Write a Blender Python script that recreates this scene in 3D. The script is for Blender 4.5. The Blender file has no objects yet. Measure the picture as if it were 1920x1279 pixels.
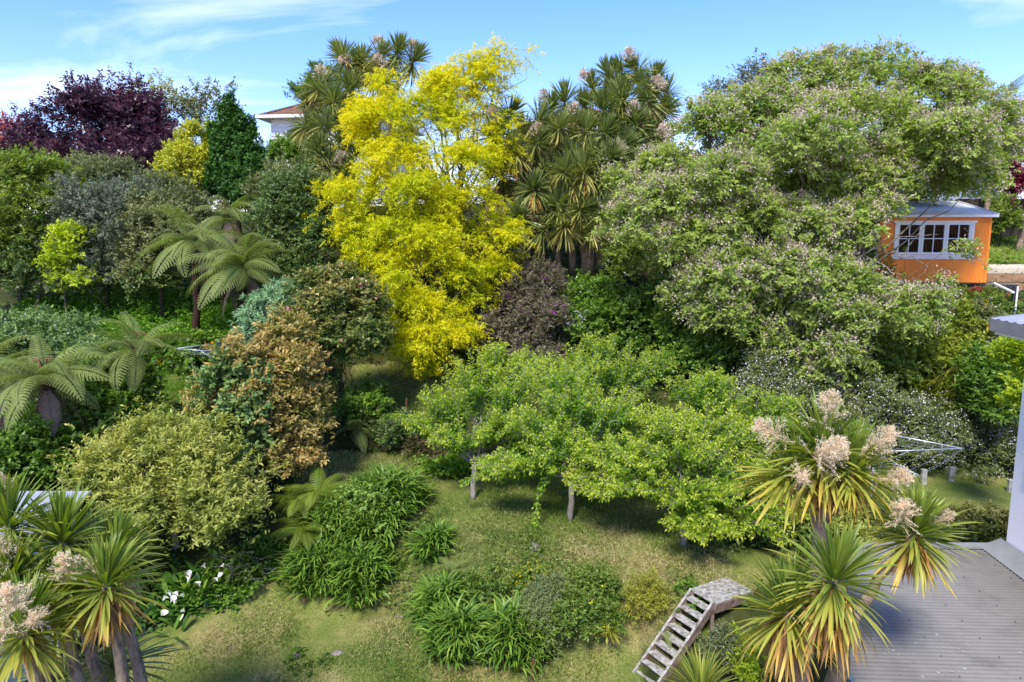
import bpy, math, random
import numpy as np
from math import radians, sin, cos, tan, atan, pi
from mathutils import Vector, Matrix

# ------------------------------------------------------------------ camera, sky, sun, exposure
SC = bpy.context.scene
CAM_H, PITCH, FPX = 8.2, radians(8.4), 1330.0
cam = bpy.data.cameras.new('camera'); camo = bpy.data.objects.new('camera', cam)
SC.collection.objects.link(camo); SC.camera = camo
camo.location = (0, 0, CAM_H); camo.rotation_euler = (radians(90) - PITCH, 0, 0)
cam.sensor_width = 36.0; cam.lens = FPX / 1920 * 36; cam.clip_end = 3000; cam.clip_start = 0.1

SUN_EL, SUN_AZ = radians(51), radians(199)      # azimuth from +Y clockwise: behind the camera, to the left
world = bpy.data.worlds.new('World'); SC.world = world; world.use_nodes = True
wn, wl = world.node_tree.nodes, world.node_tree.links
wn.clear()
wo = wn.new('ShaderNodeOutputWorld'); bg = wn.new('ShaderNodeBackground')
sky = wn.new('ShaderNodeTexSky'); sky.sky_type = 'NISHITA'; sky.sun_disc = False
sky.sun_elevation = SUN_EL; sky.sun_rotation = SUN_AZ
sky.air_density = 1.0; sky.dust_density = 0.2; sky.ozone_density = 4.0; sky.altitude = 50
tc = wn.new('ShaderNodeTexCoord'); sep = wn.new('ShaderNodeSeparateXYZ')
wl.new(tc.outputs['Generated'], sep.inputs[0])
def wmath(op, a, b):
    n = wn.new('ShaderNodeMath'); n.operation = op
    for i, v in enumerate((a, b)):
        if hasattr(v, 'is_linked'): wl.new(v, n.inputs[i])
        elif v is not None: n.inputs[i].default_value = v
    return n.outputs[0]
den = wmath('ADD', wmath('MAXIMUM', sep.outputs[2], 0.0), 0.13)
cmb = wn.new('ShaderNodeCombineXYZ')
wl.new(wmath('DIVIDE', sep.outputs[0], den), cmb.inputs[0]); wl.new(wmath('DIVIDE', sep.outputs[1], den), cmb.inputs[1])
mp = wn.new('ShaderNodeMapping'); mp.inputs['Scale'].default_value = (0.55, 1.25, 1); mp.inputs['Location'].default_value = (7.7, 2.3, 0)
mp.inputs['Rotation'].default_value = (0, 0, radians(8))
wl.new(cmb.outputs[0], mp.inputs[0])
nz = wn.new('ShaderNodeTexNoise'); nz.inputs['Scale'].default_value = 1.15; nz.inputs['Detail'].default_value = 9; nz.inputs['Roughness'].default_value = 0.58
nz.inputs['Distortion'].default_value = 0.5
wl.new(mp.outputs[0], nz.inputs[0])
cr = wn.new('ShaderNodeValToRGB'); cr.color_ramp.elements[0].position = 0.53; cr.color_ramp.elements[1].position = 0.82
wl.new(nz.outputs[0], cr.inputs[0])
mix = wn.new('ShaderNodeMix'); mix.data_type = 'RGBA'
hs = wn.new('ShaderNodeHueSaturation'); hs.inputs['Saturation'].default_value = 1.25
wl.new(sky.outputs[0], hs.inputs['Color'])
cf = wmath('MULTIPLY', cr.outputs[0], 0.85); wl.new(cf, mix.inputs['Factor'])
tn = wn.new('ShaderNodeMix'); tn.data_type = 'RGBA'; tn.blend_type = 'MULTIPLY'; tn.inputs['Factor'].default_value = 1; tn.inputs['B'].default_value = (1.0, .775, .93, 1); wl.new(hs.outputs[0], tn.inputs['A']); wl.new(tn.outputs['Result'], mix.inputs['A']); mix.inputs['B'].default_value = (4.6, 4.8, 5.1, 1)
wl.new(mix.outputs['Result'], bg.inputs[0]); bg.inputs[1].default_value = 0.14
wl.new(bg.outputs[0], wo.inputs[0])

sl = bpy.data.lights.new('sun', 'SUN'); sl.energy = 2.6; sl.angle = radians(12); sl.color = (1.0, 0.94, 0.83)
so = bpy.data.objects.new('sun', sl); SC.collection.objects.link(so)
sd = Vector((sin(SUN_AZ) * cos(SUN_EL), cos(SUN_AZ) * cos(SUN_EL), sin(SUN_EL)))
so.rotation_euler = sd.to_track_quat('Z', 'Y').to_euler(); so.location = (0, 0, 40)
SC.view_settings.view_transform = 'Standard'; SC.view_settings.look = 'None'
SC.view_settings.exposure = 1.34; SC.view_settings.gamma = 1.0
SC.render.engine = 'CYCLES'
SC.cycles.max_bounces = 12; SC.cycles.diffuse_bounces = 8; SC.cycles.transmission_bounces = 8; SC.cycles.transparent_max_bounces = 8
SC.cycles.caustics_reflective = False; SC.cycles.caustics_refractive = False
SC.cycles.sample_clamp_indirect = 6.0; SC.cycles.use_denoising = True

# ------------------------------------------------------------------ layout helpers
def depth(Y, z): return Y * cos(PITCH) + (CAM_H - z) * sin(PITCH)
def ZR(py, Y): return CAM_H + Y * tan(atan((640 - py) / FPX) - PITCH)     # height at a depth
def XP(px, Y, z): return (px - 960) / FPX * depth(Y, z)
def W(px, py, Y):
    z = ZR(py, Y); return np.array((XP(px, Y, z), Y, z))
def MPP(Y, z): return depth(Y, z) / FPX                                       # metres per photo pixel
def lobe(px, py, Y, rw, rh, rd=None):
    c = W(px, py, Y); s = MPP(Y, c[2])
    return (c[0], c[1], c[2], rw * s, (rd if rd else rw * s), rh * s)

# ------------------------------------------------------------------ terrain height field
CP = [(250,12.5,.15),(450,13,0),(650,12.6,0),(850,12.2,0),(1000,12.2,0),(1150,11.9,.05),(200,8,0),(960,8,-.1),(1700,8,.2),(0,3,0),(1900,3,.2),(1300,9,0),(1500,11,.5),
 (560,14.2,.05),(690,14.4,.1),(800,13.4,.1),(1000,12.9,.15),(1150,12.4,.2),
 (600,16.4,1.5),(750,16.2,1.55),(880,15.1,1.5),(1000,14.5,1.5),(1130,13.8,1.45),(1250,13.3,1.4),(1345,12.8,1.35),(1450,12.6,1.35),
 (560,18.4,1.8),(700,19.6,1.9),(890,17,1.7),(1070,15.9,1.6),(1280,14.7,1.5),(1450,14.5,1.5),(1600,15,1.5),(1800,18,1.5),(1750,19.4,1.6),(1900,16,1.5),(1000,19,1.9),(1200,18,1.8),(1400,17,1.7),(1600,17.5,1.6),(1700,13,1.45),
 (700,20.2,1.95),(860,20.2,2.0),(1000,20.5,2.1),(1200,20,2.2),(1400,19.5,2.1),(1600,20,1.9),(1750,20,1.8),(1900,20,1.9),
 (700,22,3.2),(860,22.2,3.2),(1000,22.5,3.4),(1200,22,3.6),(1400,22,3.9),(1600,22,4.4),(1750,22,4.6),(1900,22,4.8),
 (740,24,3.5),(860,24.5,3.6),(640,24,3.6),(950,26,5.2),(1100,27,6.6),(800,27,5.5),(650,27,5.5),(1300,26,6),(1500,25,5.6),(1750,25,6),(1900,25,6.2),
 (1750,27.5,6.5),(1900,27.5,6.7),(1900,30,7.9),(1900,33,8.9),(1500,32,8.5),(1100,33,8.8),(800,33,8.5),(2300,30,7.8),(2300,24,5.6),(2300,17,1.6),(2300,10,1.0),
 (100,40,9),(400,40,9.3),(700,40,9.8),(1100,40,9.9),(1500,40,10),(1900,40,10.2),(-300,40,9),(2400,40,10),
 (340,22,3.9),(300,20.5,3.6),(200,26,5.3),(50,26,5.5),(400,25,4.9),(100,29,6.2),(400,29,6.3),(500,23,3.9),(560,21,2.7),(430,18,2.0),(500,20,2.4),
 (75,16,1.9),(250,18,2.6),(330,15,1.05),(150,14,.9),(380,16.5,1.5),(30,20,3.2),(150,20,3.1),(40,12,.7),(-300,12,.8),(-300,18,2.4),(-300,28,6),(-200,4,0)]
CPW = np.array([(XP(a, b, c), b, c) for a, b, c in CP] +
               [(x, 60, 9.5) for x in (-60, -20, 20, 60)] + [(x, -10, 0) for x in (-30, 0, 30)] + [(-60, 10, 1), (60, 10, 1), (-60, 35, 8), (60, 35, 9)])
def _solve():
    P = CPW[:, :2]; n = len(P)
    K = np.linalg.norm(P[:, None] - P[None], axis=2)
    A = np.zeros((n + 3, n + 3)); A[:n, :n] = -K + np.eye(n) * 0.12 * -1
    A[:n, n] = 1; A[:n, n+1:] = P; A[n, :n] = 1; A[n+1:, :n] = P.T
    return np.linalg.solve(A, np.concatenate([CPW[:, 2], [0, 0, 0]]))
_Wt = _solve()
def terr(x, y):
    x = np.asarray(x, float); y = np.asarray(y, float); sh = x.shape
    q = np.stack([x.ravel(), y.ravel()], 1); n = len(CPW); out = np.empty(len(q))
    for i in range(0, len(q), 20000):
        s = q[i:i+20000]
        K = -np.linalg.norm(s[:, None] - CPW[None, :, :2], axis=2)
        out[i:i+20000] = K @ _Wt[:n] + _Wt[n] + s @ _Wt[n+1:]
    r = out.reshape(sh)
    far = np.clip((y - 58) / 200, 0, 1); r = r * (1 - far) + (-25) * far
    return r
def tz(x, y): return float(terr(np.array([x]), np.array([y]))[0])
def G(px, Y):                                                                  # ground point at a depth in a column
    z = 2.0
    for _ in range(12):
        x = XP(px, Y, z); z = tz(x, Y)
    return np.array((XP(px, Y, z), Y, z))
def gp(px, py):                                                                # ground point seen at a pixel
    yv = (640 - py) / FPX; d = np.array(((px - 960) / FPX, cos(PITCH) + yv * sin(PITCH), -sin(PITCH) + yv * cos(PITCH)))
    t = np.arange(4, 60, .05); pts = d[None] * t[:, None] + np.array((0, 0, CAM_H))
    hit = np.nonzero(pts[:, 2] < terr(pts[:, 0], pts[:, 1]))[0]
    i = hit[0] if len(hit) else len(t) - 1
    return pts[i]

# ------------------------------------------------------------------ object helpers
COL = SC.collection
def tag(o, label=None, cat=None, group=None, kind=None):
    for k, v in (('label', label), ('category', cat), ('group', group), ('kind', kind)):
        if v: o[k] = v
    return o
def empty(name, loc, label=None, cat=None, group=None, rz=0):
    o = bpy.data.objects.new(name, None); COL.objects.link(o); o.location = loc; o.rotation_euler[2] = rz
    o.empty_display_size = .2
    return tag(o, label, cat, group)
def link(name, me, mat=None, parent=None, loc=(0, 0, 0), rot=(0, 0, 0), scale=None):
    o = bpy.data.objects.new(name, me); COL.objects.link(o); o.parent = parent; o.location = loc; o.rotation_euler = rot
    if scale is not None: o.scale = (scale,) * 3 if not hasattr(scale, '__len__') else scale
    if mat and not me.materials: me.materials.append(mat)
    return o
def npmesh(name, V, F, tint=None, smooth=False):
    """V (n,3), F (m,k) all faces with k corners"""
    me = bpy.data.meshes.new(name); V = np.asarray(V, np.float32); F = np.asarray(F, np.int32)
    me.vertices.add(len(V)); me.vertices.foreach_set('co', V.ravel())
    me.loops.add(F.size); me.loops.foreach_set('vertex_index', F.ravel())
    me.polygons.add(len(F)); me.polygons.foreach_set('loop_start', np.arange(0, F.size, F.shape[1], dtype=np.int32))
    if smooth: me.polygons.foreach_set('use_smooth', np.ones(len(F), bool))
    me.update(calc_edges=True)
    if tint is not None:
        a = me.attributes.new('tint', 'FLOAT', 'POINT'); a.data.foreach_set('value', np.asarray(tint, np.float32))
    return me
class MB:
    def __init__(s): s.v = []; s.f = []
    def add(s, vs, fs):
        b = len(s.v); s.v += [tuple(v) for v in vs]; s.f += [tuple(b + i for i in f) for f in fs]; return s
    def box(s, c, sz, M=None):
        hx, hy, hz = sz[0] / 2, sz[1] / 2, sz[2] / 2
        vs = [Vector((x, y, z)) for z in (-hz, hz) for x, y in ((-hx, -hy), (hx, -hy), (hx, hy), (-hx, hy))]
        if M is not None: vs = [M @ v for v in vs]
        vs = [v + Vector(c) for v in vs]
        return s.add(vs, [(3, 2, 1, 0), (4, 5, 6, 7), (0, 1, 5, 4), (1, 2, 6, 5), (2, 3, 7, 6), (3, 0, 4, 7)])
    def beam(s, a, b, w, h, up=(0, 0, 1)):
        a = Vector(a); b = Vector(b); d = (b - a); L = d.length; x = d.normalized(); y = Vector(up).cross(x)
        if y.length < 1e-4: y = Vector((1, 0, 0)).cross(x)
        y.normalize(); z = x.cross(y)
        return s.box((a + b) / 2, (L, w, h), Matrix((x, y, z)).transposed())
    def tube(s, pts, rad, n=6, cap=True):
        P = [Vector(p) for p in pts]; R = rad if hasattr(rad, '__len__') else [rad] * len(P)
        vs = []; fs = []; ref = Vector((.31, .77, .55))
        for i, p in enumerate(P):
            t = (P[min(i + 1, len(P) - 1)] - P[max(i - 1, 0)]).normalized()
            u = t.cross(ref)
            if u.length < .05: u = t.cross(Vector((1, 0, 0)))
            u.normalize(); w = t.cross(u)
            for k in range(n):
                a = 2 * pi * k / n; vs.append(p + (u * cos(a) + w * sin(a)) * R[i])
        for i in range(len(P) - 1):
            for k in range(n): fs.append((i * n + k, i * n + (k + 1) % n, (i + 1) * n + (k + 1) % n, (i + 1) * n + k))
        if cap: fs.append(tuple(range(n))[::-1]); fs.append(tuple((len(P) - 1) * n + k for k in range(n)))
        return s.add(vs, fs)
    def mesh(s, name, smooth=False):
        me = bpy.data.meshes.new(name); me.from_pydata(s.v, [], s.f); me.update()
        if smooth: me.polygons.foreach_set('use_smooth', np.ones(len(me.polygons), bool))
        return me
    def build(s, name, mat, parent=None, smooth=False, bevel=0, loc=(0, 0, 0)):
        o = link(name, s.mesh(name, smooth), mat, parent, loc)
        if bevel:
            m = o.modifiers.new('bevel', 'BEVEL'); m.width = bevel; m.segments = 1; m.limit_method = 'ANGLE'
        return o

# ------------------------------------------------------------------ materials
def newmat(name):
    m = bpy.data.materials.new(name); m.use_nodes = True; nt = m.node_tree; nt.nodes.clear()
    out = nt.nodes.new('ShaderNodeOutputMaterial'); return m, nt, out
def ramp(nt, stops):
    r = nt.nodes.new('ShaderNodeValToRGB'); e = r.color_ramp.elements
    e[0].position = stops[0][0]; e[0].color = (*stops[0][1], 1)
    e[1].position = stops[-1][0]; e[1].color = (*stops[-1][1], 1)
    for p, c in stops[1:-1]:
        n = e.new(p); n.color = (*c, 1)
    return r
def leafmat(name, cols, transl=.3, rough=.45, spec=.35, vary=.12, gain=1.0):
    """colour ramp over the leaf's own tint (young to old, leaf to leaf), plus a little light through the blade"""
    gain *= 1.22; transl = min(.5, transl + .08)
    m, nt, out = newmat(name); N = nt.nodes; L = nt.links
    at = N.new('ShaderNodeAttribute'); at.attribute_name = 'tint'
    oi = N.new('ShaderNodeObjectInfo')
    ad = N.new('ShaderNodeMath'); ad.operation = 'MULTIPLY_ADD'; L.new(oi.outputs['Random'], ad.inputs[0]); ad.inputs[1].default_value = vary; 
    su = N.new('ShaderNodeMath'); su.operation = 'SUBTRACT'; L.new(at.outputs['Fac'], su.inputs[0]); su.inputs[1].default_value = vary / 2
    L.new(su.outputs[0], ad.inputs[2])
    n = len(cols); r = ramp(nt, [(i / (n - 1), tuple(min(1, v * gain) for v in c)) for i, c in enumerate(cols)])
    L.new(ad.outputs[0], r.inputs[0])
    p = N.new('ShaderNodeBsdfPrincipled'); p.inputs['Roughness'].default_value = rough; p.inputs['Specular IOR Level'].default_value = spec
    L.new(r.outputs[0], p.inputs['Base Color'])
    t = N.new('ShaderNodeBsdfTranslucent'); hs = N.new('ShaderNodeHueSaturation'); hs.inputs['Saturation'].default_value = 1.2; hs.inputs['Value'].default_value = 1.25
    L.new(r.outputs[0], hs.inputs['Color']); L.new(hs.outputs[0], t.inputs['Color'])
    mx = N.new('ShaderNodeMixShader'); mx.inputs[0].default_value = transl
    L.new(p.outputs[0], mx.inputs[1]); L.new(t.outputs[0], mx.inputs[2]); L.new(mx.outputs[0], out.inputs[0])
    return m
def surf(name, c1, c2, scale=4, rough=.7, bump=.2, c3=None, stretch=(1, 1, 1), spec=.3, metallic=0, detail=8, lo=.35, hi=.68, bumpdist=.02):
    m, nt, out = newmat(name); N = nt.nodes; L = nt.links
    tcn = N.new('ShaderNodeTexCoord'); mpn = N.new('ShaderNodeMapping'); mpn.inputs['Scale'].default_value = stretch
    L.new(tcn.outputs['Object'], mpn.inputs[0])
    nz = N.new('ShaderNodeTexNoise'); nz.inputs['Scale'].default_value = scale; nz.inputs['Detail'].default_value = detail; nz.inputs['Roughness'].default_value = .65
    L.new(mpn.outputs[0], nz.inputs[0])
    st = [(lo, c1), (hi, c2)] if c3 is None else [(lo, c1), ((lo + hi) / 2, c2), (hi, c3)]
    r = ramp(nt, st); L.new(nz.outputs[0], r.inputs[0])
    p = N.new('ShaderNodeBsdfPrincipled'); p.inputs['Roughness'].default_value = rough; p.inputs['Specular IOR Level'].default_value = spec; p.inputs['Metallic'].default_value = metallic
    L.new(r.outputs[0], p.inputs['Base Color'])
    if bump:
        b = N.new('ShaderNodeBump'); b.inputs['Strength'].default_value = bump; b.inputs['Distance'].default_value = bumpdist
        L.new(nz.outputs[0], b.inputs['Height']); L.new(b.outputs[0], p.inputs['Normal'])
    L.new(p.outputs[0], out.inputs[0]); return m

BARK = surf('bark_grey', (.05,.04,.03), (.2,.17,.13), 9, .9, .6, (.3,.28,.24), (1,1,.25))
BARKD = surf('bark_dark', (.02,.014,.01), (.09,.06,.04), 9, .9, .6, None, (1,1,.25))
BARKC = surf('bark_cabbage', (.10,.075,.05), (.26,.2,.14), 14, .9, .7, (.34,.28,.2), (1,1,.35))
BARKF = surf('bark_fern', (.018,.01,.006), (.075,.035,.02), 22, .95, .8, None, (1,1,.2))
LICHEN = surf('lichen_bark', (.25,.27,.25), (.5,.53,.5), 10, .9, .4)

# ------------------------------------------------------------------ foliage builders
def nrmz(a): return a / np.maximum(np.linalg.norm(a, axis=-1, keepdims=True), 1e-6)
ZUP = np.array((0., 0., 1.))
def leaf_arrays(p, ax, nr, L, Wd, tint, fold=.18, bend=.12, tri=False):
    ax = nrmz(ax); nr = nrmz(nr - (nr * ax).sum(-1, keepdims=True) * ax); sd = np.cross(ax, nr)
    L = np.asarray(L)[:, None]; Wd = np.asarray(Wd)[:, None]
    if tri:                                               # small or distant leaves: one pointed face each
        V = np.stack([p + ax * L * .12 - sd * Wd * .5, p + ax * L * .2 + sd * Wd * .5, p + ax * L - nr * L * bend], 1).reshape(-1, 3)
        return V, np.arange(len(V)).reshape(-1, 3), np.repeat(tint, 3)
    b = p; m = p + ax * L * .45; tip = p + ax * L - nr * L * bend
    l = m + sd * Wd * .5 + nr * Wd * fold; r = m - sd * Wd * .5 + nr * Wd * fold
    V = np.stack([b, r, tip, l], 1).reshape(-1, 3); n = len(p)
    i = np.arange(n)[:, None] * 4
    F = np.concatenate([i + np.array([0, 1, 2]), i + np.array([0, 2, 3])], 1).reshape(-1, 3)
    return V, F, np.repeat(tint, 4)
def join(*arrs):
    V = []; F = []; T = []; o = 0
    for v, f, t in arrs:
        V.append(v); F.append(f + o); T.append(t); o += len(v)
    return np.concatenate(V), np.concatenate(F), np.concatenate(T)
def lumpy(rng, d, fr=3.0, n=5):
    s = 0
    for _ in range(n):
        k = rng.normal(size=3) * fr; s = s + np.sin(d @ k + rng.random() * 6.28)
    return s / n
def crown(seed, lobes, nt, nk=5, nm=7, tr=.18, tl=.3, L=.09, Wd=.045, up=.25, rnd=.45, droop=0., zs=.8, bottom=-.5, shell=.22, lump=.16, fill=.14, tipw=.35, tuftw=.4, sidew=.8, nup=.7, sizevar=.35, sub=7, subz=1.0, subr=(.24, .55), hollow=-.36, wisp=.12, spray=2.1, view=None, tri=False):
    """lobes -> tufts on their shells -> twigs -> leaves. Returns leaf arrays and the tufts (pos, out)."""
    rng = np.random.default_rng(seed); lob = np.array(lobes, float)
    if sub:                                               # break each big mass into smaller uneven masses
        ch = []
        for l in lob:
            for _ in range(sub):
                d = rng.normal(size=3); d[2] = abs(d[2]) * .8 if rng.random() < .75 else d[2]; d /= np.linalg.norm(d); f = rng.uniform(*subr)
                ch.append(np.concatenate([l[:3] + d * l[3:] * rng.uniform(.62, .9), l[3:] * f * np.array((1, 1, subz)) * rng.uniform(.7, 1.35, 3)]))
        lob[:, 3:] *= .86; lob = np.concatenate([lob, np.array(ch)])
    C = lob[:, :3]; R = lob[:, 3:]
    wpar = np.ones(len(lob)); wpar[:len(lobes)] = .4 if sub else 1.
    ar = wpar * (R[:, 0] * R[:, 1] + R[:, 1] * R[:, 2] + R[:, 0] * R[:, 2]); nk = int(nk * 1.7); nt = int(nt * .42); n0 = int(nt * 8)
    ix = rng.choice(len(lob), n0, p=ar / ar.sum()); d = nrmz(rng.normal(size=(n0, 3)))
    lowm = d[:, 2] < bottom; d[lowm, 2] *= -1
    rr = 1 - shell * rng.random(n0) ** 1.4
    rr[rng.random(n0) < fill] *= rng.uniform(.45, .85)
    rr += .1 * np.maximum(rng.normal(size=n0), 0)
    rr *= 1 + lump * lumpy(rng, d + C[ix] * .6, 3.2)
    p = C[ix] + d * R[ix] * rr[:, None]
    bad = np.zeros(n0, bool)
    for j in range(len(lob)):
        q = np.linalg.norm((p - C[j]) / R[j], axis=1); bad |= (q < .68) & (ix != j)
    hn = lumpy(rng, p, 2.2, 4) + .55*lumpy(rng, p, 6, 4)              # hollows between the leaf masses
    bad |= hn < hollow
    if view is not None:                                  # far side of the crown, never in view: left thin
        o_ = nrmz(d / R[ix]); fac = (o_ * nrmz(view - p)).sum(-1); bad_back = (fac < -.15) & (rng.random(n0) < .88)
    else: bad_back = np.zeros(n0, bool)
    keep = np.nonzero((~bad | (rng.random(n0) < .07)) & ~bad_back)[0][:nt]
    p = p[keep]; out = nrmz(d[keep] / R[ix[keep]]); nt = len(p)
    tr_ = np.clip(.45 * rng.random(nt) + .55 * (.5 + .8 * lumpy(rng, p, 1.3, 4)), 0, 1)
    s3 = np.array((1, 1, zs))
    sdir = nrmz(out + up * ZUP + rnd * .7 * rng.normal(size=(nt, 3)) * s3)             # each tuft is a leading shoot with side twigs
    SL = tl * spray * rng.uniform(.55, 1.5, (nt, 1, 1)) * np.where(rng.random((nt, 1, 1)) < wisp, 1.6, 1.)
    f = ((np.arange(nk) + rng.random((nt, nk))) / nk)[..., None]
    tp = p[:, None] + sdir[:, None] * (f - .5) * SL + rng.normal(size=(nt, nk, 3)) * tr * .5 * (1.1 - .7 * f) * s3
    tp[..., 2] -= (droop * .6 * f ** 2 * SL)[..., 0]
    rad = rng.normal(size=(nt, nk, 3)) * s3; rad = nrmz(rad - (rad * sdir[:, None]).sum(-1, keepdims=True) * sdir[:, None])
    td = nrmz(sdir[:, None] * (.45 + .7 * f) + rad * (1.05 - .7 * f) + .15 * up * ZUP)
    ln = tl * rng.uniform(.6, 1.3, (nt, nk, 1)) * (1.2 - .65 * f)
    t = ((np.arange(nm) + rng.random((nt, nk, nm))) / nm)[..., None]
    lp = tp[:, :, None] + td[:, :, None] * t * ln[:, :, None]; lp[..., 2] -= (droop * t ** 2 * ln[:, :, None])[..., 0]
    cd = nrmz(td[:, :, None] - 2 * droop * t * ZUP)
    sv = nrmz(np.cross(cd, nrmz(ZUP + .5 * rng.normal(size=(nt, nk, 1, 3)))))
    sg = np.where(np.arange(nm) % 2 == 0, 1., -1.)[None, None, :, None]
    ax = nrmz(cd * .6 + sv * sg * sidew + rng.normal(size=lp.shape) * .28)
    nr = out[:, None, None] * .45 + ZUP * nup + rng.normal(size=lp.shape) * .42
    N = lp.size // 3
    tint = np.clip(tuftw * tr_[:, None, None] + tipw * (.55 * f + .45 * t[..., 0]) ** 1.4 + (1 - tuftw - tipw) * rng.random(lp.shape[:3]), 0, 1)
    sz = rng.uniform(1 - sizevar, 1 + sizevar, N)
    A = leaf_arrays(lp.reshape(-1, 3), ax.reshape(-1, 3), nr.reshape(-1, 3), L * sz * 1.06, Wd * sz * (1.12 if tri else 1.08), tint.ravel(), tri=tri)
    return A, p, out
def blossoms(seed, p, out, frac, n, r, L, Wd, off=.1, cluster=True):
    rng = np.random.default_rng(seed); sel = rng.random(len(p)) < frac; p = p[sel] + out[sel] * off; o = out[sel]; k = len(p)
    q = p[:, None] + rng.normal(size=(k, n, 3)) * r
    ax = nrmz(rng.normal(size=q.shape) + o[:, None] * .8); nr = nrmz(rng.normal(size=q.shape) + ZUP * .6)
    t = np.clip(.5 * rng.random((k, 1)) + .5 * rng.random((k, n)), 0, 1)
    sz = rng.uniform(.7, 1.3, k * n)
    return leaf_arrays(q.reshape(-1, 3), ax.reshape(-1, 3), nr.reshape(-1, 3), L * sz * 1.1, Wd * sz * 1.1, t.ravel(), tri=True)
def straps(pos, az, el0, droop, L, Wd, tint, k=4, power=1.5, tip_tint=0., roll=None, vfold=0.):
    """arching strap leaves, all vectors; returns arrays"""
    n = len(az); s = np.linspace(0, 1, k + 1); el = el0[:, None] - droop[:, None] * s[None] ** power
    ds = (L / k)[:, None]
    hx = np.concatenate([np.zeros((n, 1)), np.cumsum(np.cos(el[:, :-1]) * ds, 1)], 1); hz = np.concatenate([np.zeros((n, 1)), np.cumsum(np.sin(el[:, :-1]) * ds, 1)], 1)
    c = np.stack([pos[:, None, 0] + np.cos(az)[:, None] * hx, pos[:, None, 1] + np.sin(az)[:, None] * hx, pos[:, None, 2] + hz], 2)
    prof = np.array([.55 + .9 * x if x < .5 else 1.0 - ((x - .5) / .5) ** 2.2 * .97 for x in s])
    rl = np.zeros(n) if roll is None else roll
    # side vector: horizontal perpendicular rolled about the axis
    sd0 = np.stack([-np.sin(az), np.cos(az), np.zeros(n)], 1)[:, None]
    nrm = np.stack([-np.sin(el) * np.cos(az)[:, None], -np.sin(el) * np.sin(az)[:, None], np.cos(el)], 2)
    sd = sd0 * np.cos(rl)[:, None, None] + nrm * np.sin(rl)[:, None, None]
    w = (Wd[:, None] * prof[None] * .5)[..., None]
    if vfold:
        V = np.stack([c - sd * w + nrm * w * vfold, c - nrm * w * vfold * .3, c + sd * w + nrm * w * vfold], 2); m = 3
    else:
        V = np.stack([c - sd * w, c + sd * w], 2); m = 2
    b = (np.arange(n) * (k + 1) * m)[:, None, None, None] + (np.arange(k) * m)[None, :, None, None]
    q = np.array([[j, j + 1, m + j + 1, m + j] for j in range(m - 1)])[None, None]
    F = (b + q).reshape(-1, 4)
    T = np.clip(tint[:, None] + tip_tint * s[None] ** 2, 0, 1)
    T = np.repeat(T[:, :, None], m, 2).ravel()
    return V.reshape(-1, 3), F, T
def wood(paths, n=6):
    mb = MB()
    for pts, r0, r1 in paths:
        k = len(pts); mb.tube(pts, [r0 + (r1 - r0) * i / (k - 1) for i in range(k)], 3 if r0 < .025 else 4 if r0 < .05 else n, cap=r0 > .05)
    return mb
def curve(a, b, rng, sag=.0, wob=.12, k=6, lift=.0):
    a = np.array(a, float); b = np.array(b, float); L = np.linalg.norm(b - a); t = np.linspace(0, 1, k)[:, None]
    p = a + (b - a) * t; p[:, 2] += (np.sin(t[:, 0] * pi)) * (lift - sag) * L
    p[1:-1] += rng.normal(size=(k - 2, 3)) * wob * L / k
    return p
def plant(name, label, cat, base, lobes, mat, P, bark=BARK, group=None, seed=1, tr=.12, limbs=True, extra=None, forks=.35, flower=None, leafname='crown', trunkname='trunk', ntw=60, trunk_h=None):
    """a tree or shrub: Empty at its foot > trunk (with limbs), crown, blossom"""
    b = np.array(base, float); e = empty(name, b, label, cat, group)
    lo = [(l[0] - b[0], l[1] - b[1], l[2] - b[2], *l[3:]) for l in lobes]
    A, p, out = crown(seed, lo, view=np.array((0, 0, CAM_H)) - b, tri=bool(b[1] > 19.0), **P)
    if extra is not None: A = join(A, extra)
    link(leafname, npmesh(leafname, *A), mat, e)
    rng = np.random.default_rng(seed + 77)
    C = np.array([l[:3] for l in lo]); mid = C.mean(0)
    if limbs:
        lowest = min(l[2] - l[5] for l in lo)
        fz = trunk_h if trunk_h else max(.25, lowest * .8 + mid[2] * .2 if lowest > 0 else mid[2] * forks)
        fork = np.array((mid[0] * .25, mid[1] * .25, fz))
        paths = [(curve((0, 0, -.15), fork, rng, wob=.1, k=5), tr, tr * .75)]
        for l in lo:
            c = np.array(l[:3]); q = min(1, max(.18, (l[3] + l[5]) / 3.4)); paths.append((curve(fork, c, rng, wob=.25, k=7, lift=.06), tr * .5 * q, tr * .14 * q))
        if ntw:
            for i in rng.choice(len(p), min(ntw, len(p)), replace=False):
                j = np.argmin(np.linalg.norm(C - p[i], axis=1)); paths.append((curve(C[j] + (p[i] - C[j]) * .05, p[i], rng, wob=.25, k=4), tr * .13, tr * .04))
        wood(paths).build(trunkname, bark, e, smooth=True)
    if flower:
        fm, fa = flower; B = blossoms(seed + 5, p, out, **fa); o = link('blossom', npmesh('blossom', *B), fm, e); o['kind'] = 'stuff'
    return e
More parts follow.
